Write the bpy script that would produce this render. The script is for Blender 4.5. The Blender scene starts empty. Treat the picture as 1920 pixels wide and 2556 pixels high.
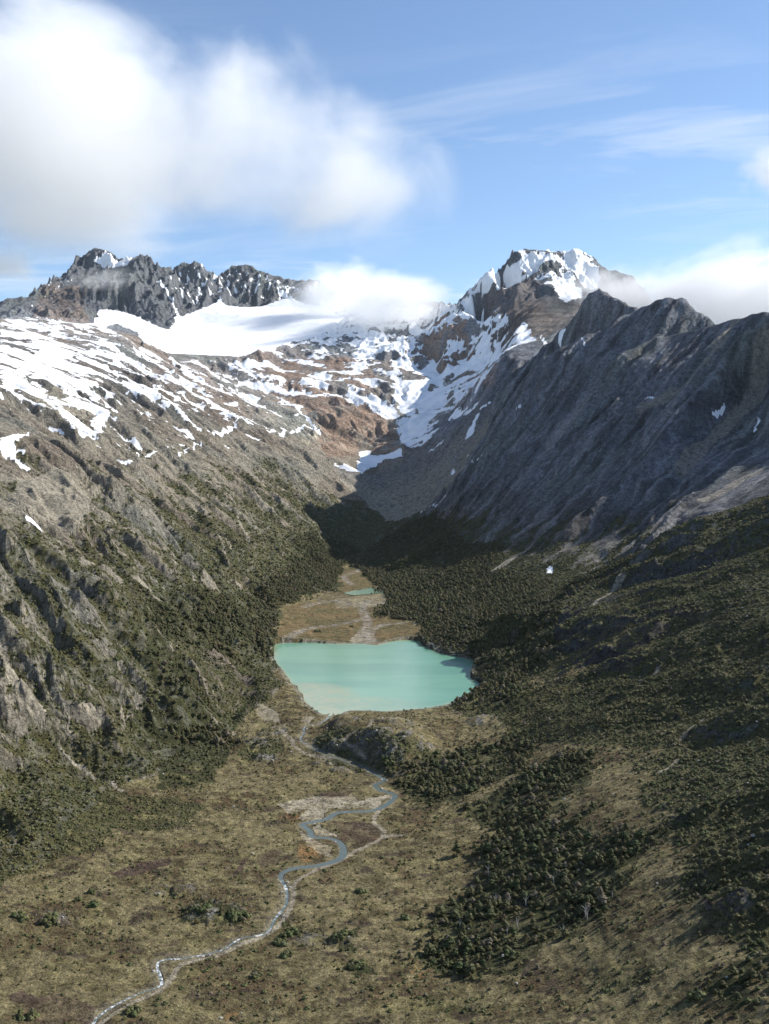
# A glacial valley with a turquoise lake, seen from high above the valley floor.
# World metres: +Y looks up the valley, lake level is z = 0.
import bpy, bmesh, math, random, time
import numpy as np
from mathutils import Vector, Matrix, geometry
T0 = time.time()
C = bpy.context.scene.collection
sc = bpy.context.scene
R = math.radians

# ---------------------------------------------------------------- camera
cam = bpy.data.cameras.new("camera"); cam_o = bpy.data.objects.new("camera", cam); C.objects.link(cam_o)
cam_o.location = (0, 0, 270); cam_o.rotation_euler = (R(90)-math.atan(128/2600), 0, 0)
cam.sensor_fit = 'VERTICAL'; cam.sensor_height = 24; cam.lens = 24*2600/2556
cam.clip_start = 1; cam.clip_end = 60000
sc.camera = cam_o

# ---------------------------------------------------------------- daylight
SUN_AZ, SUN_EL = 70.0, 35.0            # compass degrees clockwise from +Y (the view), degrees up
sun = bpy.data.lights.new("sun", 'SUN'); sun.energy = 5.0; sun.angle = R(.5); sun.color = (1, .95, .87)
sun_o = bpy.data.objects.new("sun", sun); C.objects.link(sun_o)
sv = Vector((math.sin(R(SUN_AZ))*math.cos(R(SUN_EL)), math.cos(R(SUN_AZ))*math.cos(R(SUN_EL)), math.sin(R(SUN_EL))))
sun_o.rotation_euler = sv.to_track_quat('Z', 'Y').to_euler()
sun_o.location = sv*9000
world = bpy.data.worlds.new("World"); sc.world = world; world.use_nodes = True
wn = world.node_tree.nodes; wl = world.node_tree.links
bg = wn['Background']; sky = wn.new('ShaderNodeTexSky'); sky.sky_type = 'NISHITA'; sky.sun_disc = False
sky.sun_elevation = R(SUN_EL); sky.sun_rotation = R(SUN_AZ); sky.altitude = 1500; sky.air_density = 1.0; sky.dust_density = .2; sky.ozone_density = 2.2
# thin high cirrus on a flat sheet far overhead, the same all round
wtc = wn.new('ShaderNodeTexCoord'); sep = wn.new('ShaderNodeSeparateXYZ'); wl.new(wtc.outputs['Generated'], sep.inputs[0])
def wm(op, a, b=None, clamp=False):
    q = wn.new('ShaderNodeMath'); q.operation = op; q.use_clamp = clamp
    for i_, v_ in enumerate((a, b)):
        if v_ is None: continue
        if isinstance(v_, (int, float)): q.inputs[i_].default_value = v_
        else: wl.new(v_, q.inputs[i_])
    return q.outputs[0]
zc = wm('MAXIMUM', sep.outputs[2], .02); zc = wm('ADD', zc, .04)
cmb = wn.new('ShaderNodeCombineXYZ'); wl.new(wm('DIVIDE', sep.outputs[0], zc), cmb.inputs[0]); wl.new(wm('DIVIDE', sep.outputs[1], zc), cmb.inputs[1])
wmap = wn.new('ShaderNodeMapping'); wmap.inputs['Rotation'].default_value = (0, 0, .5); wmap.inputs['Scale'].default_value = (.38, 1.05, 1); wmap.inputs['Location'].default_value = (3.1, 1.7, 0); wl.new(cmb.outputs[0], wmap.inputs[0])
wno = wn.new('ShaderNodeTexNoise'); wno.inputs['Scale'].default_value = 1.3; wno.inputs['Detail'].default_value = 9; wno.inputs['Roughness'].default_value = .62; wno.inputs['Distortion'].default_value = .9; wl.new(wmap.outputs[0], wno.inputs['Vector'])
wn2 = wn.new('ShaderNodeTexNoise'); wn2.inputs['Scale'].default_value = .45; wn2.inputs['Detail'].default_value = 3; wl.new(wmap.outputs[0], wn2.inputs['Vector'])
cir = wm('MULTIPLY', wm('SUBTRACT', wno.outputs[0], .50, True), wm('MULTIPLY', wm('SUBTRACT', wn2.outputs[0], .37, True), 20.0), True)
wmx = wn.new('ShaderNodeMix'); wmx.data_type = 'RGBA'; wl.new(wm('MINIMUM', cir, .6), wmx.inputs[0]); wl.new(sky.outputs[0], wmx.inputs[6]); wmx.inputs[7].default_value = (5.6, 5.9, 6.3, 1)
wl.new(wmx.outputs[2], bg.inputs[0]); bg.inputs[1].default_value = .125
sc.view_settings.view_transform = 'Standard'; sc.view_settings.look = 'None'
sc.view_settings.exposure = .52; sc.view_settings.gamma = 1; sc.view_settings.use_curve_mapping = False
sc.render.engine = 'CYCLES'
sc.cycles.use_denoising = True
sc.cycles.max_bounces = 12; sc.cycles.diffuse_bounces = 2; sc.cycles.glossy_bounces = 2; sc.cycles.transparent_max_bounces = 8
sc.cycles.volume_bounces = 12; sc.cycles.use_adaptive_sampling = True; sc.cycles.adaptive_threshold = .015

# ---------------------------------------------------------------- survey of the valley (metres)
RIDGES = [[[-282.2,641.4,-27],[-279.9,699.7,-26],[-258.2,746.7,-25],[-219.6,813.9,-24],[-198.4,908.1,-22],[-156.9,1007.1,-20],[-156.8,1074.5,-14],[-141.1,1134.2,-3],
  [-136.8,1223.1,2],[-162.1,1412.3,2],[-171.7,1539.0,2],[-168.1,1657.4,4],[-192.1,1838.6,5],[-169.2,1952.9,6],[-135.4,2189.8,8],[-114.8,2477.8,12],[-77.3,2864.3,25]],
  [[-6.1,3150,45.6],[-33.6,2900,21.9],[-5.2,2718.5,8],[-9.1,2350.7,7],[12.0,2065.7,6],[0.0,1853.6,5],[20.2,1742.0,4],[66.8,1675.9,3],[51.6,1567.1,2],[79.7,1448.1,2],[122.5,1403.6,2],
  [125.8,1351.0,2],[114.4,1292.4,2],[121.3,1225.3,2],[84.1,1139.4,2],[106.1,1057.2,-4],[105.8,1025.8,-10],[85.6,954.4,-18],[64.9,874.9,-20],[64.8,789.4,-23],[45.8,686.8,-26],
  [27.6,537.7,-28],[15.4,432.0,-30]],[[-163.4,1522.0,0.2],[-146.8,1370.9,0.2],[-120.4,1277.0,0.2],[-97.9,1188.7,0.2],[-79.4,1128.2,0.2],[-63.2,1097.6,0.2],[-47.0,1099.3,0.2],
  [-34.7,1117.2,0.2],[-4.3,1111.8,0.2],[30.5,1120.9,0.2],[61.8,1135.7,0.2],[79.4,1154.8,0.2],[117.4,1229.1,0.2],[108.6,1284.1,0.2],[110.6,1313.5,0.2],[121.3,1360.1,0.2],
  [119.3,1404.4,0.2],[79.7,1448.6,0.2],[58.5,1508.8,0.2],[48.2,1556.3,0.2],[12.0,1549.3,0.2],[-11.7,1515.4,0.2],[-35.5,1528.8,0.2],[-70.9,1525.4,0.2],[-107.1,1535.6,0.2],
  [-142.8,1535.6,0.2],[-163.4,1522.0,0.2]],[[-152.6,1517.7,-3],[-138.6,1382.5,-3],[-114.6,1296.9,-3],[-93.9,1215.4,-3],[-76.6,1158.9,-3],[-61.2,1130.1,-3],[-45.8,1131.8,-3],
  [-34.0,1148.6,-3],[-4.9,1143.5,-3],[28.4,1152.0,-3],[58.2,1165.9,-3],[74.9,1183.8,-3],[110.4,1252.8,-3],[101.7,1303.5,-3],[103.3,1330.3,-3],[113.0,1372.7,-3],[110.6,1412.7,-3],
  [73.4,1452.4,-3],[53.3,1505.9,-3],[43.6,1547.9,-3],[10.1,1541.8,-3],[-11.9,1511.8,-3],[-34.0,1523.7,-3],[-66.8,1520.7,-3],[-100.3,1529.7,-3],[-133.3,1529.7,-3],[-152.6,1517.7,-3]],
  [[-113.2,1078.2,2],[-89.1,1065.4,1],[-70.4,1065.4,1]],[[-45.1,1054.7,7],[-23.9,1025.8,11],[0.0,1021.8,12],[23.1,987.5,9],[53.7,1061.4,2],[80.0,1082.2,1]],[[200.9,380,59.4],
  [170.5,450,20.6],[130.2,478,5.1],[88.6,510,-12.6]],[[236.6,450,76.0],[201.5,535,39.4],[158.4,585,17.9],[110.5,640,-5.8]],[[293.0,560,84.4],[243.6,650,54.6],[192.6,715,33.0],
  [135.7,790,8.2]],[[339.1,650,93.1],[284.0,760,63.1],[244.9,850,38.6],[177.4,930,16.9]],[[400.5,770,105.8],[335.4,900,78.1],[281.5,980,61.0],[205.4,1080,39.7]],[[466.8,900,130.8],
  [382.7,1030,110.7],[333.3,1090,101.4],[257.1,1230,79.8],[154.9,1380,51.2]],[[548.0,1060,176.0],[452.1,1220,152.4],[405.5,1330,141.8],[347.7,1370,111.4]],[[690.7,1250,298.7],
  [617.1,1350,270.0],[535.6,1450,222.1],[482.0,1490,193.8],[433.3,1500,186.9],[375.0,1480,148.6],[293.7,1500,106.8],[217.5,1520,56.8],[156.8,1500,41.0]],[[924.0,1800,373.3],
  [737.1,2000,296.8],[610.8,1850,248.7],[526.6,1750,209.5],[481.6,1690,188.8]],[[1018.9,2150,491.6],[845.9,2350,422.8],[692.2,2200,320.6],[586.1,2050,258.2],[517.8,1950,202.5],
  [375.2,1800,96.5]],[[1063.4,1700,516.1],[1022.4,2000,552.0],[935.1,2250,612.7],[878.7,2400,619.2],[873.7,2450,624.7],[877.6,2550,623.7],[901.0,2750,603.5],[880.7,2780,634.6],
  [847.8,2850,686.9],[818.1,2900,717.2],[787.1,2900,726.0],[764.7,2950,728.3],[743.6,3000,717.9],[744.9,3080,710.0],[720.6,3150,752.2],[682.9,3200,788.9],[656.3,3250,810.5],
  [635.1,3300,807.6],[625.9,3350,772.7],[622.8,3400,723.6]],[[574.2,4300,859.9],[496.6,4000,727.8],[418.6,3700,645.7],[376.1,3600,545.2],[341.9,3500,470.9],[295.6,3350,359.9],
  [209.1,3200,233.1],[105.7,3050,129.3]],[[705.1,4200,846.2],[594.7,4100,793.7],[588.3,3850,710.7],[468.0,3600,613.7]],[[345.6,4900,1012.7],[373.6,4780,1007.1],[411.5,4800,1070.0],
  [452.5,4850,1118.6],[522.2,4900,1182.8],[583.7,4950,1251.7],[625.0,4980,1282.0],[657.9,5000,1295.5],[779.8,5000,1267.3],[840.1,5020,1276.9],[922.0,5050,1286.8],[966.1,5060,1292.6],
  [1018.5,5050,1239.2],[1084.9,5000,1192.0],[1168.5,4950,1158.5],[1270.6,4900,997.9],[1449.3,4800,764.7]],[[360.8,4730,963.7],[389.5,4640,906.6],[436.9,4580,886.2],
  [493.6,4540,901.5],[533.8,4440,857.3],[574.2,4300,859.9]],[[-228.8,6000,1179.4],[-67.5,5900,1179.9],[-33.7,5900,1309.0],[-4.5,5850,1194.2],[86.9,5700,1133.9],[242.5,5300,1073.3],
  [345.6,4900,1012.7]],[[-1826.5,3800,805.7],[-1465.4,4000,808.2],[-1390.8,4050,822.6],[-1267.4,4100,813.9],[-1140.6,4150,804.8],[-1010.4,4200,779.4],[-977.5,4250,737.1],
  [-887.6,4300,703.4],[-769.9,4350,705.1],[-605.5,4400,703.4],[-544.3,4450,725.3],[-399.2,4750,804.7]],[[-2124.9,4800,910.4],[-1831.5,5000,952.2],[-1628.2,5080,963.1],
  [-1425.0,5150,951.2],[-1472.6,5400,1055.8],[-1371.9,5450,1058.9],[-1235.1,5350,993.9],[-1096.5,5280,938.4],[-1087.3,5480,1021.8],[-1034.4,5650,1087.9],[-925.5,5850,1178.8],
  [-807.3,5880,1139.0],[-695.2,5880,1127.9],[-589.8,5950,1176.3],[-457.4,5850,1125.7],[-360.0,5900,1157.6]],[[-2404.3,5000,937.0],[-1831.6,5000,948.4],[-1820.7,5050,972.4],
  [-1835.5,5350,1105.1],[-1818.4,5550,1199.2],[-1773.1,5750,1319.5],[-1725.4,5850,1377.4],[-1699.9,5880,1436.2],[-1626.7,5900,1473.4],[-1548.4,5900,1457.9],[-1470.5,5900,1402.4],
  [-1403.1,5900,1409.1],[-1355.4,5860,1427.8],[-1329.3,5900,1386.8],[-1257.5,5900,1380.2],[-1200.6,5950,1344.7],[-1172.5,5980,1350.2],[-1130.4,6000,1396.7],[-1073.2,6000,1408.0],
  [-1036.4,6050,1381.0],[-994.2,6100,1344.2],[-964.8,6150,1369.3],[-908.5,6200,1436.6],[-778.7,6200,1432.0],[-689.3,6200,1378.2],[-576.1,6250,1347.1],[-526.7,6200,1317.4],
  [-481.7,6200,1352.5],[-398.2,6150,1334.5],[-325.4,6100,1263.7],[-228.8,6000,1179.4]],[[-398.4,4000,499.6],[-283.9,3700,369.2],[-208.3,3500,290.1],[-134.9,3340,190.5],
  [-62.4,3240,145.5],[-12.2,3170,87.0]],[[-183.2,3640,270.0],[-95.0,3750,303.1],[-29.0,3770,303.3],[43.7,3790,315.1]],[[-254.1,3900,438.7],[-120.2,3920,427.6],[-52.6,3920,402.1],
  [22.4,3900,389.5]]]
SPOTS = [[-34.5,984.6,2],[-11.4,979.6,8],[7.5,969.3,10],[18.6,956.9,2],[37.9,971.8,-6],[-11.4,978.9,-8],[-38.0,975.9,-11],[-70.6,1006.8,-8],[-94.7,1014.0,-6],[-126.8,1051.3,-12],
  [-131.2,990.1,-19],[-97.7,964.0,-19],[-51.8,948.1,-18],[-11.0,942.0,-18],[17.9,915.7,-19],[43.8,936.0,-18],[55.9,1025.2,-5],[-89.4,881.0,-22],[-36.7,853.4,-23],[0.0,870.6,-22],
  [29.1,828.4,-21],[-48.6,775.5,-24],[-142.5,792.1,-24],[11.3,717.7,-25],[-70.3,689.1,-27],[-150.9,686.8,-26],[-222.4,658.5,-27],[-164.0,586.7,-30],[-110.2,608.7,-29],
  [-14.3,604.6,-27],[-205.1,541.3,-30],[-129.2,494.6,-33],[-31.1,491.3,-31],[-238.7,521.0,-28],[-97.8,1577.2,1.5],[-36.7,1577.2,1.5],[24.7,1595.5,1.5],[-140.3,1646.8,2.5],
  [-73.5,1726.6,3],[6.5,1684.1,3],[-83.4,1960.3,5],[-48.1,2076.0,5.5],[-54.5,2350.7,7],[627.1,1425.0,256.0],[545.6,1525.0,208.1],[492.0,1565.0,179.8],[443.3,1575.0,172.9],
  [385.0,1555.0,134.6],[303.7,1575.0,92.8],[734.2,2090,294.0],[585.2,1890,222.8],[562.8,3200,575.5],[462.3,3100,566.0],[362.2,3050,445.0],[276.3,3000,327.5],[134.0,2900,136.2],
  [26.4,2740,11.2],[705.9,2800,590.5],[624.0,2720,529.7],[450.0,2550,338.4],[286.3,2400,177.7],[147.6,2250,53.2],[39.2,2030,11.4],[754.7,2350,494.4],[607.3,2200,354.3],
  [473.0,2050,230.6],[322.5,1900,109.0],[197.3,1760,45.8],[108.6,1650,21.3],[1282.6,2260.0,374.4],[1922.6,2500.0,124.4],[1195.3,2510.0,430.0],[1835.3,2750.0,180.0],
  [1138.7,2710.0,439.8],[1778.7,2950.0,189.8],[1161.6,3010.0,393.9],[1801.6,3250.0,143.9],[1047.3,3160.0,535.2],[1687.3,3400.0,285.2],[1010.0,3360.0,513.6],[1650.0,3600.0,263.6],
  [916.5,3510.0,623.3],[1556.5,3750.0,373.3],[526.0,4760,1049.0],[658.1,4800,1109.9],[744.2,4650,1031.0],[841.1,4800,1091.8],[806.4,4500,955.5],[748.0,4000,803.6],[661.8,4450,931.0],
  [453.6,5130.0,677.1],[602.2,5250.0,852.8],[737.9,5350.0,965.5],[1002.0,5400.0,956.8],[1248.5,5300.0,834.1],[523.9,4900,868.0],[435.6,4750,777.6],[323.4,4450,661.0],
  [230.4,4300,582.4],[159.0,4150,508.2],[245.3,4000,469.0],[341.1,4050,548.8],[106.0,3950,421.3],[174.9,3800,371.9],[57.1,3720,327.0],[109.4,3560,270.0],[-27.7,3600,256.2],
  [-111.9,3640,256.0],[0.0,3420,191.2],[102.5,3330,193.3],[-64.4,3350,167.0],[0.0,3270,119.1],[49.3,3200,122.3],[415.9,4350,668.8],[297.8,3700,440.0],[273.6,4780,925.8],
  [179.5,4700,843.6],[296.1,4560,791.9],[357.1,4560,774.6],[239.7,4480,731.8],[277.7,4400,665.0],[148.2,4850,825.1],[412.5,4800,819.4],[206.6,4500,648.3],[-128.2,5600,1059.5],
  [80.9,5300,997.1],[233.5,5100,969.7],[-935.4,4800,786.6],[-673.9,4900,812.2],[-506.3,5100,892.4],[-956.9,5450,976.4],[-650.6,5500,1024.6],[-317.5,5200,963.7],[-1106.4,4750,849.7],
  [-1273.8,4700,870.3],[-1542.5,4700,902.4],[-1721.8,4700,902.4],[-2163.4,4500,887.4],[-1551.8,5740,1296.0],[-1474.2,5780,1335.8],[-1355.4,5560,1221.9],[-1578.3,5450,1161.9],
  [-1713.1,5350,1105.1],[-1895.5,5650.0,845.1],[-1759.9,6180.0,1176.2],[-1608.4,6200.0,1197.9],[-1317.5,6200.0,1120.2],[-1133.2,6300.0,1148.0],[-838.7,6500.0,1172.0],
  [-541.7,6500.0,1092.5],[-93.7,6200.0,1049.0],[-1173.7,3200,624.1],[-936.4,2550,490.2],[-790.4,2150,405.7],[-699.1,1900,357.3],[-596.9,1620,301.0],[-498.3,1350,244.1],
  [-425.3,1150,203.6],[-398.3,1075,166.4],[-375.3,1011,133.3],[-357.1,960,102.8],[-337.8,906,65.1],[-322.2,862,35.4],[-302.1,806,2.8],[-1052.6,3400,620.4],[-806.1,2600,458.9],
  [-559.6,1800,304.5],[-427.4,1371,217.3],[-352.0,1126,161.5],[-326.1,1040,109.2],[-303.7,966,64.0],[-284.4,902,24.5],[-269.6,853,-6.0],[-921.1,3650,618.5],[-795.8,3150,498.8],
  [-632.7,2500,365.7],[-454.3,1790,235.6],[-356.3,1400,162.2],[-291.0,1140,115.9],[-266.7,1042,68.2],[-248.5,968,25.6],[-232.7,904,-11.7],[-677.8,3850,564.3],[-564.4,3200,392.5],
  [-434.2,2455,222.9],[-329.9,1860,126.7],[-309.5,1743,102.0],[-250.8,1410,79.4],[-203.4,1140,49.2],[-187.4,1048,13.6],[-484.2,3950,496.7],[-417.6,3400,335.2],[-356.8,2900,214.3],
  [-305.7,2480,126.9],[-265.5,2150,62.8],[-228.6,1848,34.5],[-201.3,1625,12.4],[-1152.0,2300,489.6],[-678.7,1350,295.9],[-479.4,950,215.2],[-420.5,830,157.8],[-376.3,740,112.2],
  [-347.1,680,71.5],[-327.6,640,45.2],[-180.0,2920,101.5],[-155.6,2520,36.9],[-105.1,3030,71.7],[-263.3,2850,160.4],[-213.1,2300,48.3],[-381.2,4150,571.5],[-158.9,4150,555.6],
  [0.0,4200,567.1],[62.5,4080,473.0],[-442.5,4450,677.9],[-240.9,4500,699.6],[-105.5,4600,735.4],[68.8,4500,691.1],[-370.5,4850,825.1],[-207.9,4950,864.7],[-19.1,5000,908.6],
  [-6000.0,-3000.0,300.0],[6000.0,-3000.0,300.0],[0.0,-3000.0,-60.0],[-6000.0,3000.0,900.0],[6000.0,3000.0,300.0],[-6000.0,10000.0,600.0],[6000.0,10000.0,600.0],[0.0,10000.0,500.0],
  [2500.0,8000.0,500.0],[-2500.0,8000.0,600.0],[0.0,0.0,-34.0],[100.0,-1200.0,-45.0],[-700.0,300.0,160.0],[-1200.0,0.0,430.0],[-1500.0,900.0,620.0],[-2000.0,2000.0,800.0],
  [-2600.0,4000.0,850.0],[-2500.0,5500.0,900.0],[450.0,200.0,110.0],[700.0,-200.0,180.0],[1500.0,300.0,420.0],[2200.0,900.0,480.0],[2600.0,2500.0,330.0],[3000.0,4500.0,500.0],
  [-420.0,-1200.0,60.0],[-250.0,300.0,-26.0],[60.0,280.0,-30.0],[-60.0,500.0,-30.0]]
POLY = {
 'snow':[(0.5,[[-1455,3971],[-1736,5055],[-949,4074],[-843,4084],[-759,4314],[-540,4416],[-398,4332],[-413,4153],[-493,4022],[-578,3774],[-651,3206],[-732,3131],[-723,2860],
  [-627,2301],[-662,2104],[-758,2248],[-795,2161]]),
  (0.36,[[-692,3409],[-505,4124],[-307,4013],[-311,3686],[-420,3419],[-534,2728],[-578,2280],[-631,2161],[-660,2357],[-713,2954]]),
  (0.64,[[-1455,3971],[-1223,3906],[-1077,3661],[-957,3168],[-816,3002],[-768,2570],[-830,2580],[-778,2257],[-797,2168]]),
  (1,[[-1328,4046],[-1386,5008],[-1464,5369],[-1366,5426],[-1235,5350],[-1084,5220],[-1069,5496],[-919,5837],[-798,5810],[-548,5990],[-355,5814],[-206,5388],[-250,5046],
  [-409,4867],[-514,4484],[-610,4432],[-783,4424],[-899,4355],[-940,4086],[-1117,4740],[-1317,5151],[-1162,4112],[-1492,4827]]),
  (0.62,[[-362,5941],[-225,5913],[0,5817],[376,4807],[456,4782],[575,4302],[429,3791],[385,3589],[316,4134],[150,4363],[-18,4590],[-186,4867],[-397,4726]]),
  (0.85,[[373,4776],[438,4590],[561,4327],[443,3996],[398,4340],[300,4355],[270,4419],[378,4542],[402,4580],[339,4682]]),
  (0.45,[[-439,4790],[-186,4867],[0,4580],[165,4312],[150,3911],[38,3971],[-94,4081],[-313,4086],[-476,4144],[-540,4416]]),
  (0.62,[[167,4363],[321,4197],[388,3624],[331,3605],[205,3827],[167,3631],[71,3699],[38,3971],[92,4010]]),
  (0.9,[[41,4297],[133,4337],[166,4257],[238,4137],[221,3971],[136,3952],[77,4027],[32,4122]]),
  (1,[[-510,4166],[-470,4161],[-362,4110],[-203,4072],[-48,4141],[39,4100],[61,4006],[0,4027],[-62,4076],[-218,4067],[-342,4062],[-422,4086],[-475,4134]]),
  (0.72,[[404,4606],[488,4564],[566,4365],[565,3892],[502,3861],[428,3796],[412,4495]]),
  (1,[[432,4824],[524,4915],[618,4924],[726,4953],[873,4988],[916,5020],[983,4964],[906,4852],[826,4933],[767,4918],[661,4824],[696,4944],[612,4870],[476,4804]]),
  (1,[[840,5017],[938,5032],[998,4996],[1001,4867],[908,4768],[886,4950]]),
  (0.8,[[769,4807],[871,4864],[885,4644],[783,4466],[745,4545]]),
  (1,[[594,3971],[569,3326],[555,3303],[583,3915]]),
  (0.38,[[-1093,5983],[-940,6174],[-751,6160],[-613,6189],[-374,6131],[-368,6032],[-907,5948],[-1027,5858]]),
  (1,[[-1606,5820],[-1540,5868],[-1475,5872],[-1379,5844],[-1407,5776],[-1494,5769]]),
  (0.34,[[-1255,5889],[-1116,5983],[-970,6064],[-936,5848],[-1044,5702],[-1126,5682]]),
  (0.3,[[-1833,5344],[-1730,5827],[-1671,5623],[-1731,5157]]),
  (1,[[-93,3736],[-66,3791],[-35,3695],[0,3704],[63,3674],[56,3622],[0,3622],[-41,3580],[-80,3457],[-133,3465],[-174,3485],[-147,3487],[-91,3520]]),
  (0.9,[[-649,2227],[-680,2497],[-650,2455],[-634,2294],[-637,2227],[-687,2211],[-718,2228],[-682,2224]]),
  (0.95,[[-610,1656],[-608,1801],[-591,1674],[-532,1557],[-565,1564],[-560,1519]])],
 'scree':[(1,[[-492,1391],[-531,1606],[-503,1678],[-451,1595],[-390,1359],[-390,1316],[-420,1283],[-471,1317]]),
  (1,[[-761,2258],[-822,2525],[-809,2744],[-696,2631],[-676,2289],[-728,2233]]),
  (0.45,[[-541,1466],[-510,1638],[-510,2011],[-394,1422],[-362,1160],[-373,1073],[-380,1024]]),
  (0.35,[[-383,1033],[-343,1096],[-244,1125],[-217,1032],[-263,951],[-307,918],[-340,912]]),
  (0.8,[[-174,3485],[-80,3457],[0,3566],[115,3334],[142,3349],[86,3209],[0,3155],[-63,3274],[-136,3367]]),
  (0.7,[[168,3639],[370,3578],[320,3207],[213,2923],[103,2980],[0,3115],[-26,3340],[83,3612]])],
 'red':[(0.9,[[-462,4476],[-377,4484],[-206,4149],[-219,4076],[-413,4153],[-458,4197]]),
  (0.8,[[-362,4505],[-105,4588],[0,4225],[-96,4163],[-302,4380]]),
  (1,[[-447,4093],[-251,4093],[-16,4088],[45,3918],[42,3684],[-100,3723],[-217,3526],[-238,3879],[-394,3959]]),
  (1,[[134,4680],[275,4973],[395,4497],[274,4342],[174,4564]]),
  (0.7,[[318,4380],[467,4212],[381,3559],[294,4034]]),
  (0.6,[[-1432,3992],[-1808,5519],[-1611,5564],[-1336,4861]]),
  (0.4,[[544,4921],[685,4864],[691,4117],[502,3861],[440,4802]]),
  (0.35,[[-590,4830],[-400,4763],[-276,4513],[-540,4416]]),
  (0.3,[[-953,4022],[-617,4029],[-449,3656],[-519,3381],[-767,3580]])],
 'forest':[(1,[[13,893],[9,923],[26,948],[54,990],[87,1012],[103,1000],[127,1020],[144,975],[135,934],[114,911],[91,895],[68,873],[44,869],[24,872]]),
  (0.98,[[-60,2576],[-6,2950],[57,2976],[152,2827],[196,2547],[156,2385],[246,2128],[202,1936],[275,1698],[212,1484],[157,1507],[65,1628],[27,1728],[10,1772],[-17,1754],[5,1936],
  [-25,2193],[-67,2468]]),
  (0.95,[[65,1636],[157,1507],[212,1481],[312,1592],[385,1519],[289,1387],[222,1304],[198,1215],[173,1145],[124,1097],[80,1081],[79,1145],[114,1198],[111,1270],[120,1319],
  [119,1398],[80,1458],[54,1543]]),
  (0.8,[[81,1096],[126,1119],[189,1109],[265,1070],[381,1025],[409,925],[341,914],[265,923],[205,892],[159,927],[127,1020],[111,1056]]),
  (1,[[67,835],[77,856],[109,870],[147,899],[186,887],[163,805],[134,783],[116,759],[92,782],[75,801]]),
  (1,[[65,751],[84,771],[110,758],[140,747],[159,753],[134,711],[114,696],[92,690],[77,728]]),
  (0.96,[[79,725],[98,692],[128,710],[165,702],[195,673],[165,657],[144,614],[122,597],[110,582],[86,594],[74,571],[54,572],[39,578],[27,580],[26,600],[37,631],[42,670],[60,693]]),
  (0.8,[[217,661],[235,627],[241,541],[204,542],[198,575],[175,573],[174,607],[196,633]]),
  (0.8,[[177,542],[193,546],[201,535],[220,514],[196,520],[177,524]]),
  (0.5,[[109,541],[130,552],[145,543],[139,527],[123,520],[108,516]]),
  (0.9,[[157,487],[170,497],[183,496],[195,482],[183,485],[172,484],[159,479]]),
  (0.45,[[17,532],[31,571],[75,563],[107,524],[99,500]]),
  (0.9,[[-246,1005],[-219,1065],[-182,1063],[-160,1031],[-152,1014],[-150,962],[-163,909],[-186,883],[-206,928],[-231,957]]),
  (0.75,[[-314,840],[-297,888],[-235,872],[-205,860],[-154,855],[-154,823],[-183,808],[-211,794],[-210,755],[-233,736],[-252,714],[-263,699],[-291,639],[-326,720]]),
  (0.92,[[-288,1333],[-252,1631],[-206,1666],[-172,1705],[-153,1492],[-153,1311],[-190,1361],[-198,1219],[-234,1183],[-265,1121],[-236,1125],[-196,1098],[-165,1087],[-197,1058],
  [-240,1068],[-268,1098]]),
  (0.97,[[-188,1798],[-164,1888],[-129,2086],[-79,2057],[-115,2298],[-94,2430],[-64,2786],[-133,2869],[-201,2611],[-202,2382],[-213,2125],[-231,1872],[-246,1764],[-235,1689]]),
  (1,[[-136,677],[-123,683],[-90,675],[-83,664],[-103,653],[-129,658]]),
  (1,[[-33,640],[-23,645],[-15,629],[-17,614],[-27,617]]),
  (0.6,[[-70,658],[-46,652],[-41,620],[-64,621]]),
  (1,[[-22,600],[-9,603],[-12,591],[-21,592]]),
  (0.8,[[-147,1017],[-108,1023],[-99,976],[-136,967]]),
  (0.7,[[-23,982],[31,985],[53,970],[7,948]])],
 'bare':[(1,[[233,1435],[302,1505],[367,1397],[442,1366],[408,1173],[321,1121],[272,1095],[221,1094],[198,1215]]),
  (1,[[-212,1188],[-202,1300],[-147,1182],[-145,1167],[-185,1133]]),
  (1,[[-254,1021],[-243,1063],[-229,1026],[-244,1012]])],
 'sand':[(1,[[-61,865],[-31,871],[-3,889],[6,888],[-8,858],[-27,862],[-44,859],[-52,839],[-62,832],[-70,835]]),
  (1,[[-57,820],[-51,822],[-37,797],[-53,800]]),
  (0.9,[[-92,870],[-62,886],[-28,890],[-21,876],[-61,862],[-79,848]]),
  (0.7,[[-71,822],[-59,798],[-43,781],[-36,759],[-48,766],[-62,790]]),
  (0.7,[[-7,918],[0,899],[9,892],[-2,906]]),
  (0.8,[[-141,1136],[-129,1129],[-116,1110],[-108,1072],[-126,1079],[-137,1105]]),
  (0.8,[[-83,1092],[-72,1084],[-78,1055],[-85,1068]]),
  (0.8,[[-53,1549],[-35,1638],[-32,1676],[-21,1574],[-18,1538],[-35,1508]]),
  (0.4,[[-95,1960],[0,2034],[7,1886],[-86,1843]])],
 'peat':[(1,[[-195,721],[-177,740],[-157,755],[-153,745],[-173,723],[-186,719]]),
  (1,[[-108,725],[-106,751],[-103,762],[-102,731],[-105,721]]),
  (0.9,[[-210,566],[-203,573],[-192,565],[-176,565],[-192,559],[-205,559]]),
  (0.7,[[-145,626],[-130,634],[-122,634],[-133,626]]),
  (0.6,[[-201,566],[-171,569],[-151,538],[-191,537]]),
  (0.8,[[29,571],[31,567],[30,558]]),
  (0.6,[[-95,759],[-79,775],[-77,752],[-90,742]]),
  (0.6,[[-42,830],[0,819],[-6,787],[-34,789]]),
  (0.5,[[-56,901],[-28,906],[-31,886],[-59,886]])],
 'orange':[(1,[[-66,783],[-53,793],[-39,774],[-47,755],[-63,752]]),
  (0.6,[[-85,839],[-68,876],[-34,878],[-64,862],[-71,822]]),
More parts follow.
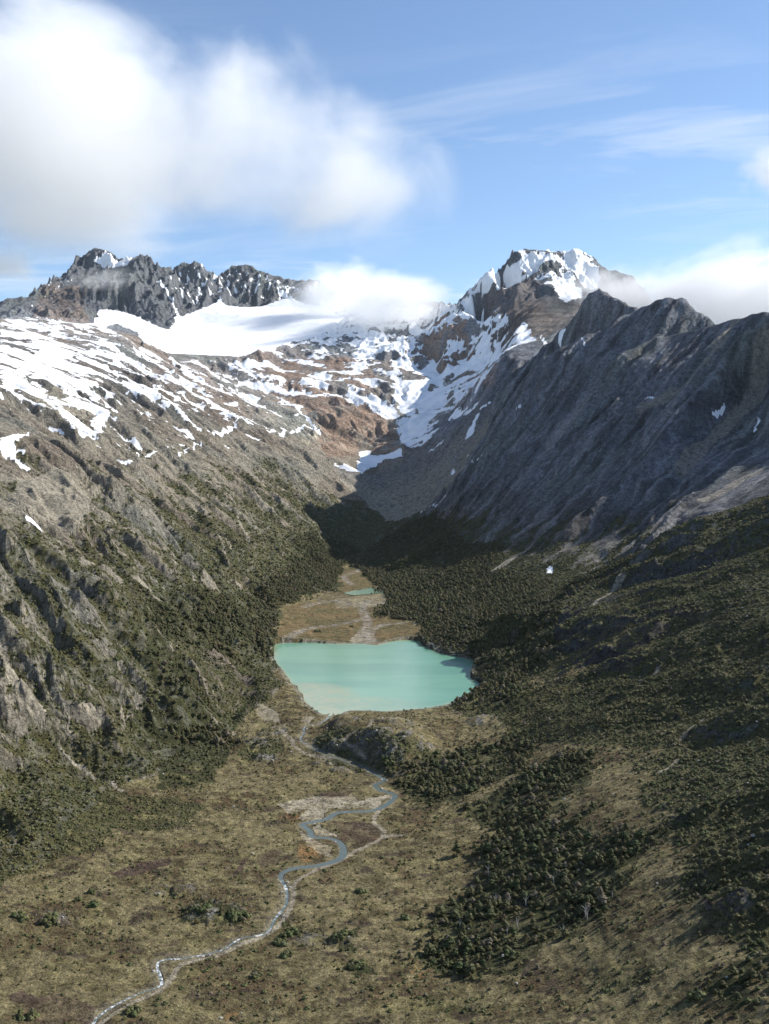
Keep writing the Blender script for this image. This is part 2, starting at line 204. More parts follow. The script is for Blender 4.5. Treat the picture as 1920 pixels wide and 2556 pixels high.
  (0.8,[[14,589],[22,596],[23,583],[16,582]]),
  (0.5,[[-87,549],[-79,553],[-77,539],[-85,539]])],
 'bog':[(1,[[-159,1485],[-164,1625],[-181,1799],[-159,1869],[-77,1988],[-20,1754],[26,1708],[63,1629],[44,1530],[-35,1524]]),
  (1,[[-105,2098],[-95,2460],[-67,2468],[-21,2163],[-48,2075],[-78,2016]])],
 'glacier_zone':[(1,[[-1572,3886],[-1386,5008],[-1464,5369],[-1366,5426],[-1235,5350],[-1084,5220],[-1069,5496],[-919,5837],[-798,5810],[-548,5990],[-355,5814],[-206,5388],
  [-250,5046],[-409,4867],[-514,4484],[-610,4432],[-783,4424],[-899,4355],[-940,4086],[-1117,4740],[-1317,5151],[-1162,4112]])],
}
STROKE = {
 'snow':[(14,[[-354,3547],[-291,3791],[-231,3765]]),
  (12,[[-421,4069],[-350,3971],[-279,3831],[-232,3774]]),
  (14,[[-660,3223],[-582,3161],[-556,3154]]),
  (12,[[-534,3163],[-495,3223],[-497,3504]]),
  (9,[[-579,2252],[-558,2236],[-540,2248]]),
  (7,[[-554,2366],[-533,2413],[-533,2468]]),
  (5,[[-519,2502],[-514,2909]]),
  (6,[[-421,1222],[-408,1223]]),
  (16,[[305,3455],[272,3381]]),
  (9,[[261,3236],[220,3008],[210,3221]]),
  (5,[[279,2904],[248,2933]]),
  (8,[[168,2904],[135,2926],[109,2967]]),
  (12,[[189,3518],[158,3580]]),
  (8,[[350,3485],[319,3473]]),
  (9,[[289,1816],[287,1784]]),
  (6,[[739,2270],[705,2241]]),
  (5,[[792,2220],[769,2161]]),
  (5,[[626,2403],[610,2432]]),
  (7,[[573,3059],[575,3024]]),
  (4,[[372,2987],[389,2988]]),
  (16,[[-1235,5739],[-1140,5643],[-1076,5474],[-1067,5375]]),
  (8,[[-1027,5858],[-1031,5753]]),
  (8,[[-929,5872],[-899,5820]]),
  (10,[[-596,6014],[-548,6117]]),
  (6,[[-591,1635],[-569,1647]])],
 'scree':[(14,[[-349,1215],[-343,1267],[-325,1258]]),
  (13,[[-313,1285],[-301,1308],[-274,1266]]),
  (6,[[-274,1266],[-258,1335]]),
  (14,[[-357,961],[-335,930],[-323,924],[-311,920]]),
  (4,[[-291,913],[-271,903],[-251,893],[-234,883],[-221,870]]),
  (5,[[-275,948],[-258,948]]),
  (4,[[-224,1060],[-196,1052],[-172,1053],[-150,1029]]),
  (5,[[-332,2332],[-276,2239],[-373,2420]]),
  (4,[[-437,2250],[-353,2080],[-300,1997]]),
  (6,[[-516,2635],[-443,2618],[-354,2555]]),
  (26,[[864,2573],[730,2387],[630,2383],[588,2397]]),
  (34,[[861,2371],[803,2302],[685,2178],[585,2055]]),
  (12,[[302,2064],[211,1951]]),
  (8,[[202,2273],[177,2244]]),
  (10,[[328,1416],[268,1332]]),
  (5,[[282,1069],[267,1044],[250,1024]]),
  (22,[[663,1797],[589,1761],[528,1714]]),
  (5,[[233,807],[213,793]]),
  (4,[[267,881],[244,847]])],
}
LAKE_SHORE = [[-163.5, 1523.2], [-146.9, 1371.9], [-120.5, 1277.9], [-98.0, 1189.6], [-79.4, 1129.1], [-63.2, 1098.4], [-47.1, 1100.2], [-34.8, 1118.1], [-4.3, 1112.6],
   [30.5, 1121.7], [61.8, 1136.5], [79.5, 1155.6], [117.5, 1230.0], [108.7, 1285.0], [110.7, 1314.4], [121.4, 1361.1], [119.4, 1405.5], [79.8, 1449.7], [58.5, 1509.9],
   [48.3, 1557.5], [12.0, 1550.5], [-11.8, 1516.5], [-35.6, 1529.9], [-71.0, 1526.5], [-107.2, 1536.7], [-142.9, 1536.7]]
POND_SHORE = [[-70.8, 2034.8], [-48.4, 2084.8], [-20.5, 2117.2], [4.0, 2084.8], [0.0, 2047.1], [-27.5, 2034.8], [-54.4, 2010.7]]
RIVER_LINE = [[-57, 1101, 2.6], [-59, 1086, 2.6], [-68, 1058, 1.7], [-81, 1053, 1.7], [-81, 1036, 1.7], [-83, 1020, 1.7], [-68, 999, 1.7], [-53, 982, 2.0], [-32, 965, 2.2],
   [-19, 955, 2.4], [-10, 942, 3.2], [-2, 932, 4.1], [-1, 926, 4.1], [-8, 916, 4.5], [-4, 903, 4.5], [9, 889, 4.8], [0, 865, 5.2], [-12, 854, 5.5], [-27, 853, 5.5], [-40, 850, 5.5],
   [-48, 836, 5.5], [-65, 827, 5.5], [-65, 822, 4.8], [-59, 811, 4.8], [-56, 799, 4.8], [-42, 796, 4.5], [-33, 784, 4.8], [-31, 764, 5.8], [-37, 753, 6.2], [-50, 745, 5.5],
   [-67, 740, 4.8], [-74, 728, 3.5], [-68, 707, 2.2], [-66, 683, 2.2], [-71, 663, 2.2], [-75, 643, 1.8], [-90, 636, 1.5], [-99, 622, 1.7], [-116, 613, 1.7], [-133, 609, 1.7],
   [-134, 601, 1.8], [-129, 587, 2.2], [-128, 579, 1.5], [-138, 571, 1.5], [-148, 559, 1.7], [-154, 547, 1.8], [-155, 538, 1.8], [-159, 514, 1.8], [-166, 467, 1.8]]
TRAILS = [[[16, 797], [0, 795], [-8, 786], [-22, 770], [-31, 755], [-38, 748], [-49, 738], [-58, 725], [-63, 711], [-62, 687], [-66, 656], [-77, 637], [-87, 630], [-101, 614],
   [-120, 603], [-123, 588], [-127, 573], [-138, 561], [-149, 542], [-156, 518]], [[-7, 786], [0, 804], [-8, 824], [-7, 842], [-2, 858]], [[-19, 970], [-34, 989], [-38, 999],
   [-29, 1002], [-17, 1007], [-12, 1027]], [[-107, 1046], [-92, 1021], [-88, 1005], [-73, 988], [-51, 974]]]
STREAMS = [[[-151, 1497], [-125, 1620], [-78, 1674], [-37, 1735]], [[-18, 1538], [-22, 1620], [0, 1674], [32, 1679]], [[-143, 1843], [-97, 1934], [-44, 1880], [0, 1911]],
   [[-27, 1544], [-34, 1604], [-29, 1656], [-28, 1714], [-34, 1778], [-40, 1866], [-30, 1939]], [[-6, 2976], [-17, 2926], [-26, 2745], [-56, 2432], [-89, 2301], [-67, 2161]]]
KNOLL_SPOTS = [[-12,987,22,5],[-41,1044,18,4],[10,1032,24,3.5],[-50,994,12,4],[31,985,20,5],[0,966,16,5],[-41,950,10,3],[-110,1047,20,4],[-126,1013,24,6],[-114,978,14,4],
  [99,1063,18,4],[-114,673,22,3.5],[-137,701,12,3],[-154,700,12,2.5],[188,544,10,4],[-25,629,10,2.5],[-45,633,12,2],[-214,656,14,2.5],[-60,969,9,2]]
LONE_TREE = [[53,750]]
THICKETS = [[-192,676,7,"round dark thicket standing alone on the left bog"],[-233,651,9,"dark green thicket near the left edge of the bog"],
  [-214,650,13,"long brown-green thicket beside the one at the left edge"],[-198,693,4,"small dark bush just above the round thicket"],
  [-204,683,4,"brownish bush up-left of the round thicket"],[-121,672,15,"wide dark thicket on the rocky hump left of the stream"],
  [-96,664,14,"ragged thicket between the rocky hump and the stream"],[-24,632,16,"dense dark thicket right of the stream with a pale stone beside it"],
  [-16,598,13,"lower dark thicket below the dense one right of the stream"],[-59,641,13,"straggly thicket right of the stream path"],
  [-64,629,9,"olive thicket close to the stream path"],[-58,614,7,"small dark thicket below the stream path bend"],[149,488,6,"round dark bush alone on the lower right grass"],
  [-16,701,7,"dark bush cluster right of the trail by white stones"],[-191,543,10,"brown thicket at the bottom left corner"],[12,658,4,"single dark bush left of the lower wood"],
  [-74,588,6,"green bush beside the bottom stretch of trail"],[-136,549,7,"dark bush below the trail near the bottom edge"],
  [50,978,10,"dark clump on the moraine right of the big rock"],[4,950,10,"dark clump in front of the big moraine rock"],
  [-51,1656,5,"small dark tree clump on the orange bog behind the lake"],[-103,1608,10,"flat dark shrub patch on the orange bog left of the inflow"]]
CLOUDS = [[-2223, 7000, 2530, 1669, 1700, 1050, 8, 0.0018, 0.26, 0.8, 1.5, "great soft white cloud filling the upper left of the sky"],
   [-1022, 7300, 2532, 1067, 1000, 983, 20, 0.0012, 0.42, 0.9, 2.0, "thin ragged veil of cloud between the great cloud and the lower round one"],
   [-1032, 7600, 3020, 438, 300, 438, 0, 0.0022, 0.42, 0.9, 1.9, "small torn cloud rising above the veil left of centre"],
   [-218, 7200, 2192, 831, 900, 665, 10, 0.0019, 0.32, 0.9, 1.3, "soft grey-white cloud hanging over the saddle in mid sky"],
   [-2740, 7500, 1681, 375, 400, 202, 0, 0.003, 0.3, 0.9, 1.4, "low pale cloud at the left edge beside the first peak"],
   [2771, 7500, 2328, 317, 400, 260, 0, 0.004, 0.3, 0.9, 1.4, "small white cloud at the right edge of the sky"],
   [48, 5050, 991, 486, 330, 243, -4, 0.0085, 0.3, 0.7, 1.8, "dense white cloud sitting in the saddle below the snowy peak"],
   [-231, 5500, 1118, 402, 350, 264, 0, 0.007, 0.35, 0.8, 2.2, "thinner cloud spilling over the glacier head left of the saddle"],
   [1509, 4600, 936, 814, 700, 336, -12, 0.0075, 0.34, 0.7, 2.2, "long bright cloud bank behind the right-hand ridge"],
   [978, 4500, 981, 277, 300, 182, 0, 0.006, 0.32, 0.8, 2.0, "tongue of cloud wrapping the right shoulder of the snowy peak"],
   [-1453, 5450, 1203, 252, 150, 94, -10, 0.004, 0.4, 0.9, 2.2, "faint wisp of cloud across the face of the tallest left peak"]]
DEBRIS = [[[-129, 2086], [4, 2126], [7, 1886], [-43, 1866], [-143, 1852]], [[50, 1526], [65, 1514], [120, 1404], [118, 1384], [79, 1453], [58, 1490]], [[39, 1698], [76, 1712],
   [72, 1626], [50, 1625]]]

# ---------------------------------------------------------------- land form
def vnoise(x, y, seed=0):
    xi = np.floor(x).astype(np.int64); yi = np.floor(y).astype(np.int64)
    fx = (x - xi).astype(np.float32); fy = (y - yi).astype(np.float32)
    def g(ix, iy):
        h = (ix * 374761393 + iy * 668265263 + seed * 974634777) & 0xffffffff
        h = ((h ^ (h >> 13)) * 1274126177) & 0xffffffff
        h = (h ^ (h >> 16)) & 1023
        return COS[h], SIN[h]
    u = fx*fx*fx*(fx*(fx*6-15)+10); v = fy*fy*fy*(fy*(fy*6-15)+10)
    a, b = g(xi, yi); n00 = a*fx + b*fy
    a, b = g(xi+1, yi); n10 = a*(fx-1) + b*fy
    a, b = g(xi, yi+1); n01 = a*fx + b*(fy-1)
    a, b = g(xi+1, yi+1); n11 = a*(fx-1) + b*(fy-1)
    p = n00 + u*(n10-n00); q = n01 + u*(n11-n01)
    return (p + v*(q-p)) * 1.5
COS = np.cos(np.arange(1024)*2*math.pi/1024).astype(np.float32)
SIN = np.sin(np.arange(1024)*2*math.pi/1024).astype(np.float32)
def fbm(x, y, octs, seed=0, gain=.5):
    s = 0; a = 1.0; t = 0
    for k in range(octs):
        s = s + a*vnoise(x*2**k, y*2**k, seed+k*17); t += a; a *= gain
    return s / t
def ridged(x, y, octs, seed=0, gain=.55):
    s = 0; a = 1.0; t = 0; w = 1.0
    for k in range(octs):
        n = 1 - np.abs(vnoise(x*2.07**k, y*2.07**k, seed+k*31))*1.6
        n = np.clip(n, 0, 1)**2
        s = s + a*n*w; t += a; a *= gain; w = np.clip(n*1.3, 0, 1)
    return s / t
def sstep(a, b, x):
    t = np.clip((x-a)/(b-a), 0, 1); return t*t*(3-2*t)

GX0, GX1, GY0, GY1, CELL = -2600., 2800., -200., 7000., 8.0
NX = int((GX1-GX0)/CELL)+1; NY = int((GY1-GY0)/CELL)+1
def tin(lines, pts):
    v = []; e = []; zs = []
    for ln in lines:
        for k, p in enumerate(ln):
            v.append(Vector((p[0], p[1]))); zs.append(p[2])
            if k: e.append((len(v)-2, len(v)-1))
    for p in pts:
        v.append(Vector((p[0], p[1]))); zs.append(p[2])
    r = geometry.delaunay_2d_cdt(v, e, [], 0, 0.01, True)
    co = np.array([(p.x, p.y) for p in r[0]])
    src = np.array([(p.x, p.y) for p in v]); zs = np.array(zs)
    z = np.zeros(len(co))
    for i, o in enumerate(r[3]):
        if o: z[i] = zs[o[0]]
        else:                                          # a crossing of two lines
            d = ((src-co[i])**2).sum(1); k = np.argsort(d)[:4]
            w = 1/(d[k]+1); z[i] = (zs[k]*w).sum()/w.sum()
    return co, z, [tuple(f) for f in r[2]]
def raster(co, z, faces, x0, y0, cell, nx, ny):
    out = np.full((ny, nx), np.nan)
    for f in faces:
        a, b, c = co[f[0]], co[f[1]], co[f[2]]
        i0 = max(0, int((min(a[0],b[0],c[0])-x0)/cell)); i1 = min(nx-1, int((max(a[0],b[0],c[0])-x0)/cell)+1)
        j0 = max(0, int((min(a[1],b[1],c[1])-y0)/cell)); j1 = min(ny-1, int((max(a[1],b[1],c[1])-y0)/cell)+1)
        if i1 < i0 or j1 < j0: continue
        X, Y = np.meshgrid(x0+cell*np.arange(i0, i1+1), y0+cell*np.arange(j0, j1+1))
        det = (b[1]-c[1])*(a[0]-c[0])+(c[0]-b[0])*(a[1]-c[1])
        if abs(det) < 1e-9: continue
        l1 = ((b[1]-c[1])*(X-c[0])+(c[0]-b[0])*(Y-c[1]))/det
        l2 = ((c[1]-a[1])*(X-c[0])+(a[0]-c[0])*(Y-c[1]))/det
        l3 = 1-l1-l2
        m = (l1 >= -1e-6) & (l2 >= -1e-6) & (l3 >= -1e-6)
        sub = out[j0:j1+1, i0:i1+1]
        sub[m] = (l1*z[f[0]]+l2*z[f[1]]+l3*z[f[2]])[m]
    return out
def blur(a, n):
    for _ in range(n):
        p = np.pad(a, 1, mode='edge')
        a = (p[1:-1, :-2]+2*p[1:-1, 1:-1]+p[1:-1, 2:])/4
        p = np.pad(a, 1, mode='edge')
        a = (p[:-2, 1:-1]+2*p[1:-1, 1:-1]+p[2:, 1:-1])/4
    return a
def bil(g, x, y, x0=GX0, y0=GY0, cell=CELL):
    fx = np.clip((x-x0)/cell, 0, g.shape[1]-1.001); fy = np.clip((y-y0)/cell, 0, g.shape[0]-1.001)
    i = fx.astype(int); j = fy.astype(int); fx = fx-i; fy = fy-j
    return (g[j, i]*(1-fx)+g[j, i+1]*fx)*(1-fy)+(g[j+1, i]*(1-fx)+g[j+1, i+1]*fx)*fy
def erode(h, n, steps, rng, mask):
    """rain drops running downhill, vectorised: they cut gullies and leave fans."""
    H0 = h.copy(); ny, nx = h.shape
    for batch in range(n):
        m = 12000
        x = rng.uniform(2, nx-4, m); y = rng.uniform(2, ny-4, m)
        dx = np.zeros(m); dy = np.zeros(m); sed = np.zeros(m); sp = np.ones(m); wat = np.ones(m)
        for s in range(steps):
            i = x.astype(int); j = y.astype(int); fx = x-i; fy = y-j
            a = h[j, i]; b = h[j, i+1]; c = h[j+1, i]; d = h[j+1, i+1]
            gx = (b-a)*(1-fy)+(d-c)*fy; gy = (c-a)*(1-fx)+(d-b)*fx
            dx = dx*.25-gx*.75; dy = dy*.25-gy*.75
            l = np.sqrt(dx*dx+dy*dy)+1e-6; dx /= l; dy /= l
            z0 = (a*(1-fx)+b*fx)*(1-fy)+(c*(1-fx)+d*fx)*fy
            x2 = np.clip(x+dx, 1, nx-3); y2 = np.clip(y+dy, 1, ny-3)
            i2 = x2.astype(int); j2 = y2.astype(int); gx2 = x2-i2; gy2 = y2-j2
            z1 = (h[j2, i2]*(1-gx2)+h[j2, i2+1]*gx2)*(1-gy2)+(h[j2+1, i2]*(1-gx2)+h[j2+1, i2+1]*gx2)*gy2
            dz = z1-z0
            cap = np.maximum(-dz, .02)*sp*wat*1.1
            dep = np.where(dz > 0, np.minimum(dz, sed), (sed-cap)*.12)
            ero = np.where((sed < cap) & (dz <= 0), np.minimum((cap-sed)*.16, -dz*.8), 0)
            dep = np.where(sed < cap, np.where(dz > 0, dep, 0), dep)
            amt = dep-ero*mask[j, i]
            np.add.at(h, (j, i), amt*(1-fx)*(1-fy)); np.add.at(h, (j, i+1), amt*fx*(1-fy))
            np.add.at(h, (j+1, i), amt*(1-fx)*fy); np.add.at(h, (j+1, i+1), amt*fx*fy)
            sed = sed-amt; sp = np.sqrt(np.clip(sp*sp-dz*.12, .05, 16)); wat *= .985
            x, y = x2, y2
    return h

def build_dem(lines, pts):
    co, z, faces = tin(lines, pts)
    g = raster(co, z, faces, GX0, GY0, CELL, NX, NY)
    g = np.where(np.isnan(g), 0, g)
    xs = GX0+CELL*np.arange(NX); ys = GY0+CELL*np.arange(NY); X, Y = np.meshgrid(xs, ys)
    floor = sstep(14, 40, g)                            # 0 on the valley floor
    g1 = blur(g, 1); g2 = blur(g, 14)
    far = sstep(1500, 2600, Y)
    g = g1*(1-far*floor)+blur(g, 1)*far*floor
    g = g*(1-.35*floor)+g2*.35*floor*(g2 < g)+g*.35*floor*(g2 >= g)
    gy, gx = np.gradient(g2, CELL); sl = np.hypot(gx, gy)
    soft = sstep(.25, .6, sl)*floor
    rng = np.random.default_rng(5)
    w1 = 60*fbm(X/300, Y/300, 3, 3); w2 = 60*fbm(X/300, Y/300, 3, 9)
    left = sstep(150, -150, X-.02*Y)*1.0
    far2 = sstep(1300, 1800, Y); flat = blur(g, 10)
    ang = np.where(left > .5, math.atan2(-.48, .88), np.where(far2 > .5, math.atan2(-.69, -.72), math.atan2(.37, -.93)))
    ca, sa = np.cos(ang), np.sin(ang)
    U = (X+w1)*ca+(Y+w2)*sa; V = -(X+w1)*sa+(Y+w2)*ca   # U runs down the fall line
    peaks = sstep(4300, 4700, Y)
    amp = soft*(18*(1-peaks)+26*peaks)*sstep(350, 1200, Y+400)
    r = ridged(U/700+5, V/120, 4, 11)*(1-peaks)+ridged(X/300, Y/420, 4, 51)*peaks
    g = g+amp*(r-.38)*1.6
    g = g+soft*(5+10*peaks)*fbm(X/90, Y/90, 4, 71)
    g = erode(g, 10, 70, rng, soft*.8+.02)
    g = blur(g, 1)*.5+g*.5
    return g, flat


# ---------------------------------------------------------------- helpers
def tag(o, label=None, cat=None, group=None, kind=None):
    if label: o['label'] = label
    if cat: o['category'] = cat
    if group: o['group'] = group
    if kind: o['kind'] = kind
    return o
def mesh_np(name, V, F, mat=None, smooth=False):
    me = bpy.data.meshes.new(name)
    V = np.asarray(V, np.float32); F = np.asarray(F, np.int32); k = F.shape[1]
    me.vertices.add(len(V)); me.vertices.foreach_set('co', V.ravel())
    me.loops.add(F.size); me.loops.foreach_set('vertex_index', F.ravel())
    me.polygons.add(len(F)); me.polygons.foreach_set('loop_start', np.arange(0, F.size, k, dtype=np.int32))
    me.polygons.foreach_set('use_smooth', np.full(len(F), smooth))
    me.update(calc_edges=True)
    if mat: me.materials.append(mat)
    return me
def obj(name, me, parent=None, **kw):
    o = bpy.data.objects.new(name, me); C.objects.link(o)
    if parent: o.parent = parent
    return tag(o, **kw)
def in_poly(poly, x, y):
    p = np.asarray(poly, float); r = np.zeros(x.shape, bool)
    b = (x >= p[:, 0].min()) & (x <= p[:, 0].max()) & (y >= p[:, 1].min()) & (y <= p[:, 1].max())
    if not b.any(): return r
    xb, yb = x[b], y[b]; c = np.zeros(xb.shape, bool); q = np.roll(p, 1, 0)
    for (x1, y1), (x2, y2) in zip(p, q):
        if y1 == y2: continue
        c ^= ((y1 > yb) != (y2 > yb)) & (xb < (x2-x1)*(yb-y1)/(y2-y1)+x1)
    r[b] = c
    return r
def line_dist(line, x, y, reach):
    """distance to a polyline, and how far along it, for points within reach"""
    p = np.asarray([q[:2] for q in line], float); d = np.full(x.shape, 1e9); s = np.zeros(x.shape)
    for k in range(len(p)-1):
        a, b = p[k], p[k+1]
        m = (x > min(a[0], b[0])-reach) & (x < max(a[0], b[0])+reach) & (y > min(a[1], b[1])-reach) & (y < max(a[1], b[1])+reach)
        if not m.any(): continue
        e = b-a; l = (e*e).sum()+1e-9
        t = np.clip(((x[m]-a[0])*e[0]+(y[m]-a[1])*e[1])/l, 0, 1)
        dd = np.hypot(x[m]-a[0]-t*e[0], y[m]-a[1]-t*e[1])
        w = dd < d[m]; dm = d[m]; sm = s[m]; dm[w] = dd[w]; sm[w] = k+t[w]; d[m] = dm; s[m] = sm
    return d, s
def cover(name, x, y, warp=True):
    v = np.zeros(x.shape, np.float32)
    for val, poly in POLY.get(name, []):
        m = in_poly(poly, x, y); v[m] = np.maximum(v[m], val)
    for w, ln in STROKE.get(name, []):
        d, s = line_dist(ln, x, y, w); v[d < w*.5] = 1
    return v
def smooth_line(line, step=3.0):
    p = np.asarray(line, float); out = []
    for k in range(len(p)-1):
        a, b, c, d = p[max(k-1, 0)], p[k], p[k+1], p[min(k+2, len(p)-1)]
        n = max(1, int(np.hypot(*(c-b)[:2])/step))
        for i in range(n):
            t = i/n
            out.append(.5*((2*b)+(-a+c)*t+(2*a-5*b+4*c-d)*t*t+(-a+3*b-3*c+d)*t**3))
    out.append(p[-1]); return np.array(out)

# ---------------------------------------------------------------- node helpers
def new_mat(name):
    m = bpy.data.materials.new(name); m.use_nodes = True
    return m, m.node_tree.nodes, m.node_tree.links, m.node_tree.nodes['Principled BSDF']
def N(nodes, kind, **kw):
    n = nodes.new(kind)
    for k, v in kw.items():
        if k in n.inputs.keys() if hasattr(n.inputs, 'keys') else False: n.inputs[k].default_value = v
        else: setattr(n, k, v)
    return n
def mathn(nodes, links, op, a, b=None, c=None, clamp=False):
    n = nodes.new('ShaderNodeMath'); n.operation = op; n.use_clamp = clamp
    for i, v in enumerate((a, b, c)):
        if v is None: continue
        if isinstance(v, (int, float)): n.inputs[i].default_value = v
        else: links.new(v, n.inputs[i])
    return n.outputs[0]
def ramp(nodes, links, v, a, b, lo=0., hi=1.):
    n = nodes.new('ShaderNodeMapRange'); n.clamp = True; n.interpolation_type = 'SMOOTHSTEP'
    links.new(v, n.inputs[0])
    for i, q in enumerate((a, b, lo, hi)): n.inputs[i+1].default_value = q
    return n.outputs[0]
def mixc(nodes, links, f, a, b, mode='MIX'):
    n = nodes.new('ShaderNodeMix'); n.data_type = 'RGBA'; n.blend_type = mode
    if isinstance(f, (int, float)): n.inputs[0].default_value = f
    else: links.new(f, n.inputs[0])
    for i, v in ((6, a), (7, b)):
        if isinstance(v, tuple): n.inputs[i].default_value = v if len(v) == 4 else v+(1,)
        else: links.new(v, n.inputs[i])
    return n.outputs[2]
def noise(nodes, links, scale, detail=4, rough=.55, vec=None, dist=0):
    n = nodes.new('ShaderNodeTexNoise'); n.inputs['Scale'].default_value = scale; n.inputs['Detail'].default_value = detail
    n.inputs['Roughness'].default_value = rough; n.inputs['Distortion'].default_value = dist
    if vec is not None: links.new(vec, n.inputs['Vector'])
    return n.outputs[0]
def bump(nodes, links, h, strength, dist, normal=None):
    n = nodes.new('ShaderNodeBump'); n.inputs['Strength'].default_value = strength; n.inputs['Distance'].default_value = dist
    links.new(h, n.inputs['Height'])
    if normal is not None: links.new(normal, n.inputs['Normal'])
    return n.outputs[0]

# ---------------------------------------------------------------- ground material (colour from the surveyed cover, fine grain from noise)
def land_material():
    m, n, l, p = new_mat('land')
    geo = n.new('ShaderNodeTexCoord'); P = geo.outputs['Object']
    col = n.new('ShaderNodeAttribute'); col.attribute_name = 'cover_colour'
    sn = n.new('ShaderNodeAttribute'); sn.attribute_name = 'snow'
    rk = n.new('ShaderNodeAttribute'); rk.attribute_name = 'rock'
    gr = n.new('ShaderNodeAttribute'); gr.attribute_name = 'grain'; G = gr.outputs['Vector']
    n1 = noise(n, l, .8, 5, .7, P); n2 = noise(n, l, .10, 7, .72, P); n3 = noise(n, l, .02, 5, .6, P)
    def rid(scale, det, vec):
        q = n.new('ShaderNodeTexNoise'); q.noise_type = 'RIDGED_MULTIFRACTAL'; q.inputs['Scale'].default_value = scale
        q.inputs['Detail'].default_value = det; q.inputs['Roughness'].default_value = .6; l.new(vec, q.inputs['Vector']); return q.outputs[0]
    r1 = rid(.045, 8, G); r2 = rid(.2, 6, G)
    n4 = noise(n, l, .33, 4, .65, P)
    v = mathn(n, l, 'ADD', mathn(n, l, 'MULTIPLY', n1, 1.8), mathn(n, l, 'MULTIPLY', n2, 3.0))
    v = mathn(n, l, 'ADD', v, mathn(n, l, 'MULTIPLY', n4, 2.6))
    v = mathn(n, l, 'MAXIMUM', mathn(n, l, 'ADD', v, -2.7), .22)
    cc = n.new('ShaderNodeVectorMath'); cc.operation = 'SCALE'; l.new(col.outputs['Color'], cc.inputs[0]); l.new(v, cc.inputs['Scale'])
    # pale broken stone among the rock
    st = ramp(n, l, noise(n, l, .3, 7, .8, G), .54, .64)
    st = mathn(n, l, 'MULTIPLY', st, mathn(n, l, 'MULTIPLY', rk.outputs['Fac'], .55))
    base = mixc(n, l, st, cc.outputs[0], (.32, .295, .25))
    sf = mathn(n, l, 'ADD', sn.outputs['Fac'], mathn(n, l, 'MULTIPLY', mathn(n, l, 'SUBTRACT', n2, .5), .7))
    sf = ramp(n, l, sf, .47, .53)
    snc = mixc(n, l, ramp(n, l, n3, .45, .7), (.88, .89, .90), (.78, .79, .80))
    base = mixc(n, l, sf, base, snc)
    l.new(base, p.inputs['Base Color'])
    p.inputs['Roughness'].default_value = .9; p.inputs['Specular IOR Level'].default_value = .12
    rocky = mathn(n, l, 'ADD', mathn(n, l, 'MULTIPLY', rk.outputs['Fac'], 1.0), .12)
    h = mathn(n, l, 'ADD', mathn(n, l, 'MULTIPLY', mathn(n, l, 'ADD', mathn(n, l, 'MULTIPLY', r1, 4.0), mathn(n, l, 'MULTIPLY', r2, 1.3)), rocky), mathn(n, l, 'MULTIPLY', n2, mathn(n, l, 'ADD', 1.1, mathn(n, l, 'MULTIPLY', rk.outputs['Fac'], 2.2))))
    h = mathn(n, l, 'ADD', h, mathn(n, l, 'MULTIPLY', n1, .45)); h = mathn(n, l, 'ADD', h, mathn(n, l, 'MULTIPLY', n4, .5))
    hs = mathn(n, l, 'MULTIPLY', h, mathn(n, l, 'SUBTRACT', 1.04, sf))
    l.new(bump(n, l, hs, 1.0, 3.2), p.inputs['Normal'])
    return m
LAND = land_material()

# ---------------------------------------------------------------- the land
DEM = build_dem(RIDGES, SPOTS)
print('dem', time.time()-T0)
DEM, DEMG = DEM
DEMB = blur(DEM, 10)
_X, _Y = np.meshgrid(GX0+CELL*np.arange(NX), GY0+CELL*np.arange(NY))
GLM = blur(in_poly(POLY['glacier_zone'][0][1], _X, _Y).astype(float), 6); GLM = sstep(.25, .8, GLM)
GYB, GXB = np.gradient(DEMB, CELL)
RL = smooth_line(RIVER_LINE, 2.0)
def dem_min_along(line):
    z = bil(DEM, line[:, 0], line[:, 1]); z = np.convolve(np.pad(z, 6, mode='edge'), np.ones(13)/13, 'valid')
    return np.minimum.accumulate(z)
RZ = dem_min_along(RL)-.6
RZ[:3] = np.minimum(RZ[:3], -.1)
SLN = [smooth_line(s, 3.0) for s in STREAMS]
FALLS = [math.atan2(-.48, .88), math.atan2(.37, -.93), math.atan2(-.69, -.72)]
def by_fall(fn, x, y, wx, wy):
    """evaluate fn(down, across) in the fall-line frame of each side of the valley and blend the three"""
    wl_ = sstep(60, -60, x-.02*y); wf = sstep(1470, 1570, y)
    out = np.zeros(x.shape, np.float32)
    for a, w in zip(FALLS, (wl_, (1-wl_)*(1-wf), (1-wl_)*wf)):
        m = w > 0
        if m.any():
            px, py = wx[m], wy[m]
            out[m] += w[m]*fn(px*math.cos(a)+py*math.sin(a), -px*math.sin(a)+py*math.cos(a))
    return out
